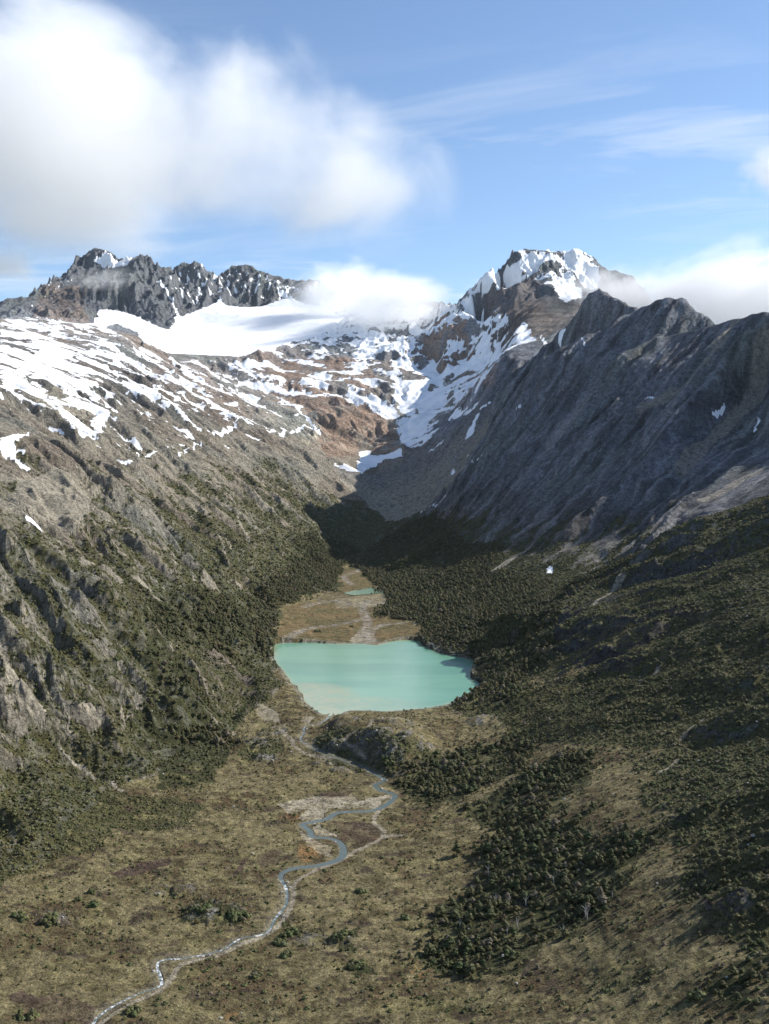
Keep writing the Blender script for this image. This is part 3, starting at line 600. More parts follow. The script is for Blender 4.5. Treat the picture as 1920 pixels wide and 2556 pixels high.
def detail(x, y):
    """finished ground height: survey grid + crags, hummocks, river bed; also returns the masks it used"""
    gm = bil(GLM, x, y); z = bil(DEM, x, y)*(1-gm)+bil(DEMG, x, y)*gm; sl = np.hypot(bil(GXB, x, y), bil(GYB, x, y))
    fl = np.maximum(sstep(12, 40, bil(DEMB, x, y)), sstep(.16, .34, sl)*(x < .02*y)); gl = cover('glacier_zone', x, y)
    rgt = (x > .02*y) & (y < 1560)
    steep = np.where(rgt, sstep(.22, .6, sl)*.8, sstep(.35, .9, sl))
    w1 = 18*vnoise(x/60, y/60, 201); w2 = 18*vnoise(x/60+9, y/60, 202)
    pk = sstep(4400, 4800, y)*(1-gl)
    crag = by_fall(lambda u, v: ridged(u/150, v/38, 5, 301), x, y, x+w1, y+w2)-.4
    fr = sstep(-50, 150, x-.02*y)*sstep(1500, 1600, y)
    chute = by_fall(lambda u, v: ridged(u/520, v/42, 3, 341), x, y, x+w1*.6, y+w2*.6)-.4
    crag = crag*(1-.75*fr)+chute*fr*.7
    crag2 = ridged(x/90, y/130, 4, 401)-.4
    rock = np.clip(steep*fl, 0, 1)
    z = z+rock*(1-pk)*11*crag+pk*(.3+.7*steep)*(36+22*(x < 200))*crag2+pk*(.3+.7*steep)*(11+7*(x < 200))*(ridged(x/30, y/40, 3, 421)-.4)
    buttress = by_fall(lambda u, v: ridged(u/420, v/150, 4, 321), x, y, x+w1*2, y+w2*2)-.45
    blocks = ridged(x/17, y/17, 3, 331)-.4
    z = z+rock*(1-pk)*3.2*blocks
    z = z+sstep(.3, .55, sl)*fl*(1-pk)*(1-gl)*26*(1-.6*fr)*buttress*sstep(500, 900, y)
    z = z+(.25+.75*rock)*(1-.9*gl)*1.6*fbm(x/14, y/14, 4, 501)*sstep(-1, 3, np.abs(z))
    z = z+fl*(1-gl)*4*fbm(x/45, y/45, 3, 551)*(1-.5*steep)
    hum = (1-fl)*sstep(1.2, 3, np.abs(z))
    z = z+hum*(.8*fbm(x/6, y/6, 4, 601, .6)+1.5*fbm(x/40, y/40, 3, 611))
    knob = np.zeros_like(z)
    for kx, ky, kr, kh in KNOLLS:
        m = (np.abs(x-kx) < kr*1.6) & (np.abs(y-ky) < kr*1.6)
        if m.any():
            d = np.hypot((x[m]-kx), (y[m]-ky)*1.2)/kr*(1+.3*vnoise(x[m]/9, y[m]/9, 77))
            knob[m] += kh*np.clip(1-d*d, 0, 1)*(1+.35*ridged(x[m]/12, y[m]/8, 3, 88))
    z = z+knob
    lk = in_poly(LAKE_S, x, y); z[lk] = np.minimum(z[lk], -.7)
    dl, _s = line_dist(LAKE_S, x, y, 12); nl = (~lk) & (dl < 11); z[nl] = np.maximum(z[nl], .12+.03*dl[nl])
    d, s = line_dist(RL, x, y, 26)
    m = d < 25
    if m.any():
        k = np.clip(s[m].round().astype(int), 0, len(RL)-1); w = RL[k, 2]*.5; zr = RZ[k]
        t = sstep(w+9, w+.6, d[m]); bed = zr-.5*sstep(w+.5, w-1.5, d[m])+.45*sstep(w-.6, w+.8, d[m])
        z[m] = z[m]*(1-t)+bed*t
    return z, sl, fl, gl, rock, knob, d
LAKE_S = smooth_line(LAKE_SHORE+LAKE_SHORE[:1], 8)+0
LAKE_S = LAKE_S+2.5*np.stack([vnoise(LAKE_S[:, 0]/14, LAKE_S[:, 1]/14, 5), vnoise(LAKE_S[:, 0]/14+7, LAKE_S[:, 1]/14, 6)], 1)
KNOLLS = [(k[0], k[1], k[2], k[3]) for k in KNOLL_SPOTS]

NU, S0 = 880, 330.0
ys = [S0]
while ys[-1] < 6850: ys.append(ys[-1]+min(.0023*ys[-1], 8.0))
ys = np.array(ys); NV = len(ys)
us = np.concatenate([np.linspace(-.52, -.402, 24), np.linspace(-.4, .4, NU-48), np.linspace(.402, .52, 24)])
Xg = (us[None, :]*(ys[:, None]+60)); Yg = np.repeat(ys[:, None], NU, 1)
Xf, Yf = Xg.ravel(), Yg.ravel()
Zf, SL, FL, GL, ROCK, KNOB, RD = detail(Xf, Yf)
print('detail', time.time()-T0, len(Xf))
# slope of the finished surface
Zg = Zf.reshape(NV, NU)
dzy = np.gradient(Zg, axis=0)/np.gradient(Yg, axis=0); dzx = np.gradient(Zg, axis=1)/np.gradient(Xg, axis=1)
dzy = dzy-dzx*(us[None, :])
FS = np.hypot(dzx, dzy).ravel()
# warped look-up so every border of cover is ragged
_w = np.interp(Yf, [400, 1500, 5000], [22, 34, 60])
wx = Xf+_w*fbm(Xf/60, Yf/60, 5, 21, .6); wy = Yf+_w*1.3*fbm(Xf/60, Yf/60, 5, 22, .6)
far2 = Yf > 1520; left = Xf < .02*Yf
ang = np.where(left, math.atan2(-.48, .88), np.where(far2, math.atan2(-.69, -.72), math.atan2(.37, -.93)))
U = wx*np.cos(ang)+wy*np.sin(ang); V = -wx*np.sin(ang)+wy*np.cos(ang)
streak = .5+.5*np.clip(by_fall(lambda u, v: fbm(u/160, v/34, 5, 31, .62), Xf, Yf, wx, wy)*1.8, -1, 1)            # long patches down the fall line
blot = .5+.5*np.clip(fbm(wx/60, wy/60, 5, 41, .6)*1.7, -1, 1)
fine = .5+.5*np.clip(fbm(Xf/11, Yf/11, 4, 51, .6)*1.7, -1, 1)
c_snow = cover('snow', Xf+.45*(wx-Xf), Yf+.45*(wy-Yf)); c_scree = cover('scree', Xf+.4*(wx-Xf), Yf+.4*(wy-Yf)); c_red = cover('red', wx, wy)
c_for = cover('forest', wx, wy); c_bare = cover('bare', wx, wy); sx = Xf+5*fbm(Xf/18, Yf/18, 4, 25, .6); sy = Yf+7*fbm(Xf/18, Yf/18, 4, 26, .6); c_sand = cover('sand', sx, sy)
c_peat = cover('peat', sx, sy)
_pb = fbm(Xf/34+3, Yf/16, 4, 901, .55); c_or = cover('orange', sx, sy); c_bog = cover('bog', sx, sy)
print('cover', time.time()-T0)
zz0 = Zf
bench = .5+.5*np.clip(by_fall(lambda u, v: fbm(u/210, v/52, 4, 35, .5), Xf, Yf, wx, wy)*2.0, -1, 1)
c_snow = np.maximum(c_snow, np.where((Xf > 380) & (Xf < 1000) & (Yf > 4600) & (Yf < 5200), .50*sstep(960, 1120, zz0), 0))
spk = .5+.5*np.clip(fbm(Xf/34, Yf/26, 4, 37, .6)*1.8, -1, 1); slab = .5+.5*np.clip(fbm(wx/150, wy/85, 4, 38, .48)*2.2, -1, 1); snn = np.where((Yf > 3650) & (Yf < 5000) & (Xf/Yf > -.14), .2*spk+.8*slab, .5)
snn = np.where(snn != .5, snn, np.where(Yf > 4700, .25*bench+.75*spk, .75*bench+.25*streak))
snow = np.where(c_snow >= .99, 1.0, .5+(c_snow-snn-(.45*sstep(.8, 1.7, FS))*(Yf < 4700))*3.5*(c_snow > 0))
snow = np.clip(snow, 0, 1)*(c_snow > 0)
# plant cover by height and side of the valley
zz = Zf
cv_l = np.interp(zz, [-30, 30, 150, 280, 380, 430], [1.0, .90, .64, .38, .17, 0])
cv_r = np.interp(zz, [-30, 20, 90, 170, 260, 330], [1.0, .92, .62, .27, .12, 0])
LWT = sstep(70, -70, wx-.02*Yf); cv_n = np.interp(zz, [-30, 30, 120, 200], [.55, .62, .82, .72])
veg_c = (cv_l*LWT+np.where(far2, cv_r, cv_n)*(1-LWT))*FL
veg_c = np.where((~left) & (Yf > 1150) & (Yf < 1560), np.maximum(veg_c, .74*FL), veg_c)
veg_c = np.where(FL < .5, .12, veg_c)
veg_c = veg_c*(Yf < 3250)*(1-.9*(c_scree > .6))
veg_c = veg_c+.12*sstep(.12, .3, Xf/Yf)*(Yf < 1300)
veg_n = .62*streak+.38*blot
veg_c = veg_c-.35*sstep(.9, 1.6, FS)-.38*c_bare*sstep(.35, .8, FS)
veg = np.clip(.5+(np.maximum(veg_c, c_for*(1-.55*c_bare))-veg_n)*5, 0, 1)*(snow < .5)
veg = np.where((c_for >= .95) & (Yf > 1400), np.maximum(veg, .95-c_bare), veg)
scree = np.clip(.5+(c_scree-(.5*streak+.5*fine)+.0)*4, 0, 1)*(c_scree > 0)
_d, _s = line_dist(LAKE_S, Xf, Yf, 14); shore = sstep(9, 3, _d+5*(fine-.5))
trail = np.zeros_like(Zf)
for t in TRAILS:
    d, s = line_dist(smooth_line(t, 4), Xf, Yf, 8); trail = np.maximum(trail, sstep(2.3, 1.2, d+1.6*(fine-.5)))
strm = np.zeros_like(Zf)
for t in SLN:
    d, s = line_dist(t, Xf, Yf, 20); strm = np.maximum(strm, sstep(11, 5, d+6*(fine-.5)))
def C3(*c): return np.array(c, np.float32)
def mix(a, b, t): return a*(1-t[:, None])+b*t[:, None]
one = np.ones_like(Zf)
hi = sstep(250, 620, zz)
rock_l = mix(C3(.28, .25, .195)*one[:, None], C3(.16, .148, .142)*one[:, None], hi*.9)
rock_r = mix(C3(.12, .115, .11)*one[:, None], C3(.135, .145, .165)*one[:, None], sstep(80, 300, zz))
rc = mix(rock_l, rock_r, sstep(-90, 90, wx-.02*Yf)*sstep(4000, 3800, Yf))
rc = mix(rc, C3(.132, .140, .152)*one[:, None], sstep(4300, 4700, Yf))
tint = fbm(Xf/220, Yf/220, 4, 91)
rc = mix(rc, C3(.17, .13, .10)*one[:, None], np.clip(tint*1.5, 0, .6)*(Yf < 4600)*(1-.75*sstep(0, 200, Xf-.02*Yf)*(Yf > 1560)))
rc = mix(rc, C3(.15, .165, .15)*one[:, None], np.clip(-tint*1.5, 0, .6))
rc = mix(rc, C3(.205, .138, .10)*one[:, None], np.clip(c_red*sstep(.30, .62, .5*blot+.1+.4*fine), 0, 1)*.85)
rc = rc*(.55+.55*streak+.4*fine)[:, None]
strata = np.sin((zz+.35*Xf+.12*Yf+26*fbm(Xf/120, Yf/120, 4, 95))/7.5)
rc = rc*(1+.18*strata*sstep(3500, 3800, Yf)*sstep(4500, 4300, Yf))[:, None]
_fw = sstep(0, 200, wx-.02*Yf)*sstep(1500, 1650, Yf)*sstep(4200, 4000, Yf)
chutes = .5+.5*np.clip(by_fall(lambda u, v: fbm(u/620, v/24, 4, 39, .6), Xf, Yf, .5*(wx+Xf), .5*(wy+Yf))*2.2, -1, 1)
rc = rc*(1+_fw*(.9*(streak-.5)+.9*(chutes-.5)))[:, None]
rc = mix(rc, C3(.29, .29, .29)*one[:, None], _fw*sstep(.60, .78, chutes)*.6*sstep(700, 350, zz)*sstep(.25, .5, blot))
rc = rc*(1+.55*sstep(3500, 3750, Yf)*sstep(5300, 5000, Yf)*(Xf < 420))[:, None]
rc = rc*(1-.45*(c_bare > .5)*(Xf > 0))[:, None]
grass_n = mix(C3(.215, .180, .095)*one[:, None], C3(.115, .098, .045)*one[:, None], sstep(.35, .65, .5*blot+.5*fine))
grass_n = mix(grass_n, C3(.12, .078, .045)*one[:, None], sstep(.52, .7, .6*blot+.4*fine)*.65)
grassy = np.where(FL < .5, 1.0, 0)
grassy = np.maximum(grassy, sstep(.95, .6, FS)*sstep(140, 60, zz)*(~left & (Yf < 1300)))
grassy = np.maximum(grassy, .75*sstep(.8, .5, FS)*sstep(180, 20, zz)*sstep(.35, .6, fine)*(Yf < 3500))
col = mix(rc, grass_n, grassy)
col = mix(col, mix(C3(.30, .27, .21)*one[:, None], C3(.20, .19, .175)*one[:, None], sstep(3300, 3500, Yf)+sstep(150, 400, Xf-.0*Yf)*(Yf > 1500)*.6), scree*.9)
vegc = mix(C3(.044, .052, .020)*one[:, None], C3(.085, .080, .034)*one[:, None], sstep(.3, .7, fine))
col = mix(col, vegc, veg*(.55+.45*sstep(.3, .6, fine)))
fd = (c_for >= .9)*(1-c_bare)*np.where(Yf < 1400, sstep(.22, .5, blot*.6+fine*.4), 1)
col = mix(col, C3(.046, .050, .021)*one[:, None], fd*.85)
col = mix(col, mix(C3(.17, .12, .058)*one[:, None], C3(.12, .105, .05)*one[:, None], sstep(.35, .6, .5*fine+.5*blot)), np.clip(c_bog, 0, 1)*.9*(veg < .6))
_fl = (FL < .5)&(c_bog < .5)
col = mix(col, C3(.065, .048, .036)*one[:, None], sstep(.28, .36, _pb)*_fl*.75*(Yf < 1400))
col = mix(col, C3(.25, .22, .10)*one[:, None], sstep(.2, .34, -_pb)*_fl*.5)
col = mix(col, C3(.085, .055, .045)*one[:, None], c_peat*sstep(.3, .5, fine*.5+.4)*.85)
col = mix(col, C3(.30, .17, .07)*one[:, None], c_or*sstep(.35, .6, fine)*.8)
col = mix(col, C3(.36, .32, .24)*one[:, None], c_sand*(.5+.5*(fine > .45))*.95)
col = mix(col, C3(.33, .29, .22)*one[:, None], trail*.9)
col = mix(col, C3(.28, .26, .23)*one[:, None], strm*sstep(.3, .6, fine)*.8)
col = mix(col, C3(.26, .24, .19)*one[:, None], shore*.7*(FS < .8))
wet = sstep(6.5, 2, RD+3*(blot-.5))*(.4+.6*(fine > .4))
col = mix(col, C3(.27, .24, .18)*one[:, None], wet*.5)
col = mix(col, C3(.19, .18, .165)*one[:, None], np.clip(KNOB/3, 0, 1)*sstep(.45, .6, fine)*.8)
rockm = np.clip(1-grassy*.75-veg-c_sand-c_bog-scree*.8, 0, 1)*np.where(Yf < 3900, 1.0, .6)*(.55+.45*LWT)
print('colour', time.time()-T0)

_pk = sstep(4200, 4600, Yf)
GRAIN = np.stack([(U*.3)*(1-_pk)+Xf*_pk, V*(1-_pk)+Yf*.5*_pk, Zf*.35], 1)
V3 = np.stack([Xf, Yf, Zf], 1)
idx = np.arange(NV*NU).reshape(NV, NU)
Q = np.stack([idx[:-1, :-1], idx[:-1, 1:], idx[1:, 1:], idx[1:, :-1]], -1).reshape(-1, 4)
cx, cy = Xf[Q].mean(1), Yf[Q].mean(1); cz = Zf[Q].mean(1)
csn = snow[Q].mean(1) > .5
# which piece of country each face belongs to
zone = np.where(cz < np.where(cy > 1900, 30, 14), 0, np.where(cx < .02*cy, 1, 2))
zone = np.where((cy > 3420+.0*cx) & (zone > 0), 3, zone)
zone = np.where((cy > 3600) & (cx > 330) & (cx < 1500) & (cz > 500) & (cy > 4350), 5, zone)
zone = np.where((cx > 200) & (cy < 3700) & (cy > 1560) & (zone == 2), 6, zone)
bx = cx/cy
zone = np.where((cy > 5000) & (zone == 3) & (bx < -.14), 7, zone)
zone = np.where((cy > 5600) & (zone == 3) & (bx >= -.14), 8, zone)
zone = np.where(in_poly(POLY['glacier_zone'][0][1], cx, cy), 4, zone)
zone = np.where(csn & (zone != 4), 9, zone)
# true normals shared across the borders
NRM = np.stack([-dzx.ravel(), -dzy.ravel(), np.ones(NV*NU)], 1); NRM /= np.linalg.norm(NRM, axis=1)[:, None]
ZN = {0: ('valley_floor', 'tan and olive boggy valley floor crossed by the river', 'structure'),
      1: ('hillside', 'rocky and scrubby slope down to the left shore of the lake', 'structure'),
      2: ('hillside', 'dark bushy slope rising right of the river', 'structure'),
      3: ('headwall', 'rust and grey rock steps at the head of the valley', 'structure'),
      4: ('glacier', 'broad white glacier below the jagged peaks', 'structure'),
      5: ('mountain', 'snow-capped highest peak right of the saddle', 'structure'),
      6: ('mountain', 'shaded grey ridge with three rounded summits', 'structure'),
      7: ('mountain', 'jagged dark peaks at the far left beyond the glacier', 'structure'),
      8: ('mountain', 'blocky summits behind the middle of the glacier', 'structure'),
      9: ('snow', 'patches of old snow on the rock', 'stuff')}
for k, (nm, lab, kind) in ZN.items():
    f = Q[zone == k]
    if not len(f): continue
    u, inv = np.unique(f, return_inverse=True); f2 = inv.reshape(f.shape)
    me = mesh_np(nm, V3[u], f2, LAND, True)
    a = me.color_attributes.new('cover_colour', 'FLOAT_COLOR', 'POINT')
    a.data.foreach_set('color', np.concatenate([col[u], np.ones((len(u), 1))], 1).astype(np.float32).ravel())
    for an, ar in (('snow', snow), ('rock', rockm)):
        a = me.attributes.new(an, 'FLOAT', 'POINT'); a.data.foreach_set('value', ar[u].astype(np.float32))
    a = me.attributes.new('grain', 'FLOAT_VECTOR', 'POINT'); a.data.foreach_set('vector', GRAIN[u].astype(np.float32).ravel())
    me.normals_split_custom_set_from_vertices(NRM[u])
    obj(nm, me, label=lab, kind=kind)
print('land', time.time()-T0)

# land outside the detailed sector, coarse, for the horizon, the shadows and the bounce of light
gx = np.arange(-9000, 9001, 90.); gy2 = np.arange(-5000, 12001, 90.)
X2, Y2 = np.meshgrid(gx, gy2)
cco, cz2, cfaces = tin(RIDGES, SPOTS)
Z2 = raster(cco, cz2, cfaces, gx[0], gy2[0], 90., len(gx), len(gy2)); Z2 = np.where(np.isnan(Z2), 250, Z2)
Z2 = Z2+np.where((Z2 > 40), 40*fbm(X2/500, Y2/500, 4, 5), 0)
inside = (np.abs(X2) < .5*(Y2+60)-5) & (Y2 > 335) & (Y2 < 6840)
i2 = np.arange(X2.size).reshape(X2.shape)
q2 = np.stack([i2[:-1, :-1], i2[:-1, 1:], i2[1:, 1:], i2[1:, :-1]], -1).reshape(-1, 4)
keep = ~inside.ravel()[q2].all(1)
Z2 = np.where(inside, Z2-45, Z2-2)
me = mesh_np('terrain', np.stack([X2.ravel(), Y2.ravel(), Z2.ravel()], 1), q2[keep], LAND, True)
a = me.color_attributes.new('cover_colour', 'FLOAT_COLOR', 'POINT')
a.data.foreach_set('color', np.tile(np.array([.14, .13, .10, 1], np.float32), X2.size))
for an in ('snow', 'rock'):
    a = me.attributes.new(an, 'FLOAT', 'POINT'); a.data.foreach_set('value', np.zeros(X2.size, np.float32))
obj('terrain', me, label='rough country all round the valley', kind='structure')

# ---------------------------------------------------------------- water
def lake_material():
    m, n, l, p = new_mat('lake_water')
    tc = n.new('ShaderNodeTexCoord'); P = tc.outputs['Object']
    sh = n.new('ShaderNodeAttribute'); sh.attribute_name = 'shallow'
    bw = n.new('ShaderNodeMapping'); bw.inputs['Scale'].default_value = (.5, 1.6, 1); l.new(P, bw.inputs[0]); big = noise(n, l, .009, 4, .5, bw.outputs[0], .6); sm = noise(n, l, .06, 6, .65, P, 1.0)
    c = mixc(n, l, ramp(n, l, big, .35, .65), (.125, .30, .215), (.165, .36, .25))
    c = mixc(n, l, mathn(n, l, 'MULTIPLY', sh.outputs['Fac'], ramp(n, l, sm, .35, .65, .45, 1.0)), c, (.33, .35, .22))
    l.new(c, p.inputs['Base Color']); p.inputs['Roughness'].default_value = .12; p.inputs['Specular IOR Level'].default_value = .5
    w = n.new('ShaderNodeMapping'); w.inputs['Scale'].default_value = (1, .35, 1); l.new(P, w.inputs[0])
    l.new(bump(n, l, noise(n, l, .9, 4, .6, w.outputs[0]), .35, .25), p.inputs['Normal'])
    return m
# the lake as a grid clipped to its (slightly grown) outline, so the shallows can carry their own tint
LW = lake_material()
def water_grid(name, pts, z, cell, mat, shal):
    p = np.array(pts, float); c = p.mean(0); r = np.hypot(*(p-c).T); q = c+(p-c)*(1+9/r)[:, None]
    x0, y0 = q.min(0)-cell; x1, y1 = q.max(0)+cell
    gx = np.arange(x0, x1+cell, cell); gy = np.arange(y0, y1+cell, cell); X, Y = np.meshgrid(gx, gy)
    ins = in_poly(q, X.ravel(), Y.ravel())
    ii = np.arange(X.size).reshape(X.shape); f = np.stack([ii[:-1, :-1], ii[:-1, 1:], ii[1:, 1:], ii[1:, :-1]], -1).reshape(-1, 4)
    f = f[ins[f].any(1)]; u, inv = np.unique(f, return_inverse=True)
    V = np.stack([X.ravel()[u], Y.ravel()[u], np.full(len(u), z)], 1)
    me = mesh_np(name, V, inv.reshape(f.shape), mat, True)
    a = me.attributes.new('shallow', 'FLOAT', 'POINT'); a.data.foreach_set('value', shal(V[:, 0], V[:, 1]).astype(np.float32))
    return me
def shal(x, y):
    d, s = line_dist(LAKE_SHORE[3:9], x, y, 120)
    near = np.interp(d, [0, 20, 55, 75], [1, .95, .85, 0])*(x < 60)*np.interp(x, [-60, 60], [1, 0.])
    e, s = line_dist(LAKE_SHORE+LAKE_SHORE[:1], x, y, 40)
    return np.clip(np.maximum(near, .7*sstep(9, 1, e)), 0, 1)
obj('lake', water_grid('lake', LAKE_SHORE, 0.0, 4.0, LW, shal), label='milky turquoise lake in the middle of the valley', kind='structure')
pz = float(np.mean(bil(DEM, np.array([p[0] for p in POND_SHORE]), np.array([p[1] for p in POND_SHORE]))))+.4
obj('pond', water_grid('pond', POND_SHORE, pz, 3.0, LW, lambda x, y: x*0+.6), label='small turquoise pond among dead wood upstream of the lake', kind='structure')
def river_material():
    m, n, l, p = new_mat('river_water')
    tc = n.new('ShaderNodeTexCoord'); P = tc.outputs['Object']
    fo = n.new('ShaderNodeAttribute'); fo.attribute_name = 'foam'
    f = mathn(n, l, 'ADD', noise(n, l, .45, 6, .75, P), mathn(n, l, 'MULTIPLY', fo.outputs['Fac'], .24))
    f = mathn(n, l, 'ADD', f, mathn(n, l, 'MULTIPLY', mathn(n, l, 'SUBTRACT', noise(n, l, .06, 3, .5, P), .5), .5))
    f = ramp(n, l, f, .69, .82)
    c = mixc(n, l, noise(n, l, .08, 3, .5, P), (.07, .085, .08), (.11, .15, .135))
    c = mixc(n, l, f, c, (.75, .77, .78))
    l.new(c, p.inputs['Base Color']); l.new(ramp(n, l, f, 0, 1, .3, .7), p.inputs['Roughness']); p.inputs['Specular IOR Level'].default_value = .3
    l.new(bump(n, l, noise(n, l, 1.2, 4, .7, P), .5, .4), p.inputs['Normal'])
    return m
def ribbon(name, line, zs, wid, mat, foam):
    d = np.gradient(line[:, :2], axis=0); d /= np.linalg.norm(d, axis=1)[:, None]+1e-9; nn = np.stack([-d[:, 1], d[:, 0]], 1)
    k = len(line); V = []; 
    for s in (-1, -.33, .33, 1):
        V.append(np.concatenate([line[:, :2]+nn*(wid*.5*s)[:, None], zs[:, None]], 1))
    V = np.concatenate(V); F = [(a*k+i, (a+1)*k+i, (a+1)*k+i+1, a*k+i+1) for a in range(3) for i in range(k-1)]
    F = np.array(F)[:, ::-1]
    me = mesh_np(name, V, F, mat, True)
    a = me.attributes.new('foam', 'FLOAT', 'POINT'); a.data.foreach_set('value', np.tile(foam, 4).astype(np.float32))
    return me
fall = np.abs(np.gradient(np.convolve(np.pad(RZ, 8, mode='edge'), np.ones(17)/17, 'valid')))
seg = np.arange(len(RL))/len(RL)
near_d = np.interp(RL[:, 1], [500, 720, 760, 960, 1010, 1100], [.9, .75, -.6, -.6, .7, .8])
obj('river', ribbon('river', RL, RZ+.05, RL[:, 2]*1.0+.8, river_material(), near_d), label='winding stream from the lake through the bog', kind='structure')
print('water', time.time()-T0)

# ---------------------------------------------------------------- look-ups on the finished ground
def ground(x, y):
    j = np.clip(np.searchsorted(ys, y)-1, 0, NV-2); t = np.clip((y-ys[j])/(ys[j+1]-ys[j]), 0, 1)
    c = np.clip(np.interp(x/(y+60), us, np.arange(NU)), 0, NU-1.001); i = c.astype(int); f = c-i
    z = (Zg[j, i]*(1-f)+Zg[j, i+1]*f)*(1-t)+(Zg[j+1, i]*(1-f)+Zg[j+1, i+1]*f)*t
    return z, (j+(t > .5))*NU+i+(f > .5).astype(int)
def hidden(x, y, z):
    """true where the land stands between the point and the view point"""
    r = np.zeros(x.shape, bool)
    for t in np.linspace(.35, .985, 60):
        px, py = x*t, y*t; m = py > 340
        zz_, _ = ground(px, np.maximum(py, 340)); r |= m & (zz_ > 270+(z-270)*t+1)
    return r
rng = np.random.default_rng(12)
def scatter(x0, x1, y0, y1, step):
    gx, gy = np.meshgrid(np.arange(x0, x1, step), np.arange(y0, y1, step))
    x = gx.ravel()+rng.uniform(-.85, .85, gx.size)*step; y = gy.ravel()+rng.uniform(-.85, .85, gy.size)*step
    k = (np.abs(x) < .47*(y+60)) & (y > 345); return x[k], y[k]

# ---------------------------------------------------------------- foliage
def leaf_material(name, a, b, c=None):
    m, n, l, p = new_mat(name)
    oi = n.new('ShaderNodeObjectInfo'); tc = n.new('ShaderNodeTexCoord')
    at = n.new('ShaderNodeAttribute'); at.attribute_name = 'hue'; at.attribute_type = 'INSTANCER'
    r = mathn(n, l, 'ADD', mathn(n, l, 'MULTIPLY', at.outputs['Fac'], .55), mathn(n, l, 'MULTIPLY', oi.outputs['Random'], .62), None, True)
    k = mixc(n, l, r, a, b); k = mixc(n, l, ramp(n, l, oi.outputs['Random'], .90, .95, 0, .75), k, (.15, .125, .09))
    nn = noise(n, l, 1.1, 3, .6, tc.outputs['Object'])
    k2 = n.new('ShaderNodeVectorMath'); k2.operation = 'SCALE'; l.new(k, k2.inputs[0]); l.new(ramp(n, l, nn, .3, .7, .6, 1.45), k2.inputs['Scale'])
    l.new(k2.outputs[0], p.inputs['Base Color']); p.inputs['Roughness'].default_value = .75; p.inputs['Specular IOR Level'].default_value = .25
    return m
BEECH = leaf_material('beech_leaves', (.042, .058, .019), (.100, .080, .034))
SCRUB = leaf_material('scrub_leaves', (.066, .086, .028), (.130, .112, .048))
def simple_mat(name, a, b, scale, rough=.85, bs=.4):
    m, n, l, p = new_mat(name); tc = n.new('ShaderNodeTexCoord'); q = noise(n, l, scale, 6, .65, tc.outputs['Object'])
    l.new(mixc(n, l, ramp(n, l, q, .35, .65), a, b), p.inputs['Base Color']); p.inputs['Roughness'].default_value = rough
    l.new(bump(n, l, q, bs, .3), p.inputs['Normal']); return m
BARK = simple_mat('grey_bark', (.10, .085, .07), (.22, .20, .18), 3)
DEAD = simple_mat('bleached_wood', (.30, .28, .25), (.50, .48, .44), 2)
STONE = simple_mat('pale_stone', (.26, .25, .23), (.46, .44, .40), 1.2)
DARKSTONE = simple_mat('dark_stone', (.13, .125, .12), (.24, .23, .21), .6)
def rough_ball(seed, sub, sq=(1, 1, 1), amp=.25, c=(0, 0, 0), r=1.):
    bm = bmesh.new(); bmesh.ops.create_icosphere(bm, subdivisions=sub, radius=1)
    rs = random.Random(seed)
    V = []
    for v in bm.verts:
        k = r*(1+rs.uniform(-amp, amp)); V.append((c[0]+v.co.x*k*sq[0], c[1]+v.co.y*k*sq[1], c[2]+v.co.z*k*sq[2]))
    F = [[v.index for v in f.verts] for f in bm.faces]; bm.free(); return V, F
def crown_mesh(name, seed, w, h, base, lobes, leaves, mat, leaf):
    """lobed crown: rough clumps round a stem, with leafy sprays standing proud of them"""
    rs = random.Random(seed); V, F = [], []
    for k in range(lobes):
        t = (k+.5)/lobes; a = k*2.4+rs.uniform(-.5, .5); rr = w*.5*(1-t*.75)*rs.uniform(.35, .75) if k < lobes-1 else 0
        z = base+(h-base)*(.18+.66*t); r = w*.30*(1.15-.45*t)*rs.uniform(.8, 1.2)
        c = (math.cos(a)*rr, math.sin(a)*rr, z); n0 = len(V)
        v, f = rough_ball(rs.random(), 1, (1, 1, .72), .22, c, r); V += v; F += [[i+n0 for i in q] for q in f]
        for q in range(leaves//lobes):
            d = Vector((rs.gauss(0, 1), rs.gauss(0, 1), rs.gauss(.35, .8))).normalized()
            p = Vector(c)+Vector((d.x*r, d.y*r, d.z*r*.72))*rs.uniform(.85, 1.3)
            s = leaf*rs.uniform(.6, 1.4); u = Vector((rs.gauss(0, 1), rs.gauss(0, 1), rs.gauss(0, .6))).normalized(); w2 = u.cross(d).normalized()
            n0 = len(V); V += [tuple(p-u*s*.5), tuple(p+w2*s*.45+d*s*.1), tuple(p+u*s*.6)]; F.append([n0, n0+1, n0+2])
    return mesh_np(name, V, F, mat)
def trunk_mesh(name, seed, h, r, mat, limbs=3):
    rs = random.Random(seed); V, F = [], []
    def tube(p0, p1, r0, r1):
        n0 = len(V); ax = (p1-p0).normalized(); u = ax.orthogonal().normalized(); w = ax.cross(u)
        for p, q in ((p0, r0), (p1, r1)):
            for k in range(5): a = k*math.tau/5; V.append(tuple(p+(u*math.cos(a)+w*math.sin(a))*q))
        for k in range(5): F.append([n0+k, n0+(k+1) % 5, n0+5+(k+1) % 5, n0+5+k])
    a = Vector((0, 0, -.8)); b = Vector((rs.uniform(-.3, .3), rs.uniform(-.3, .3), h*.45)); c = Vector((rs.uniform(-.5, .5), rs.uniform(-.5, .5), h*.85))
    tube(a, b, r, r*.65); tube(b, c, r*.65, r*.2)
    for k in range(limbs):
        g = k*2.3+rs.random(); q = Vector((math.cos(g)*h*.28, math.sin(g)*h*.28, h*rs.uniform(.5, .75)))
        tube(a.lerp(b, rs.uniform(.5, 1)), q, r*.35, r*.1)
    return mesh_np(name, V, F, mat)
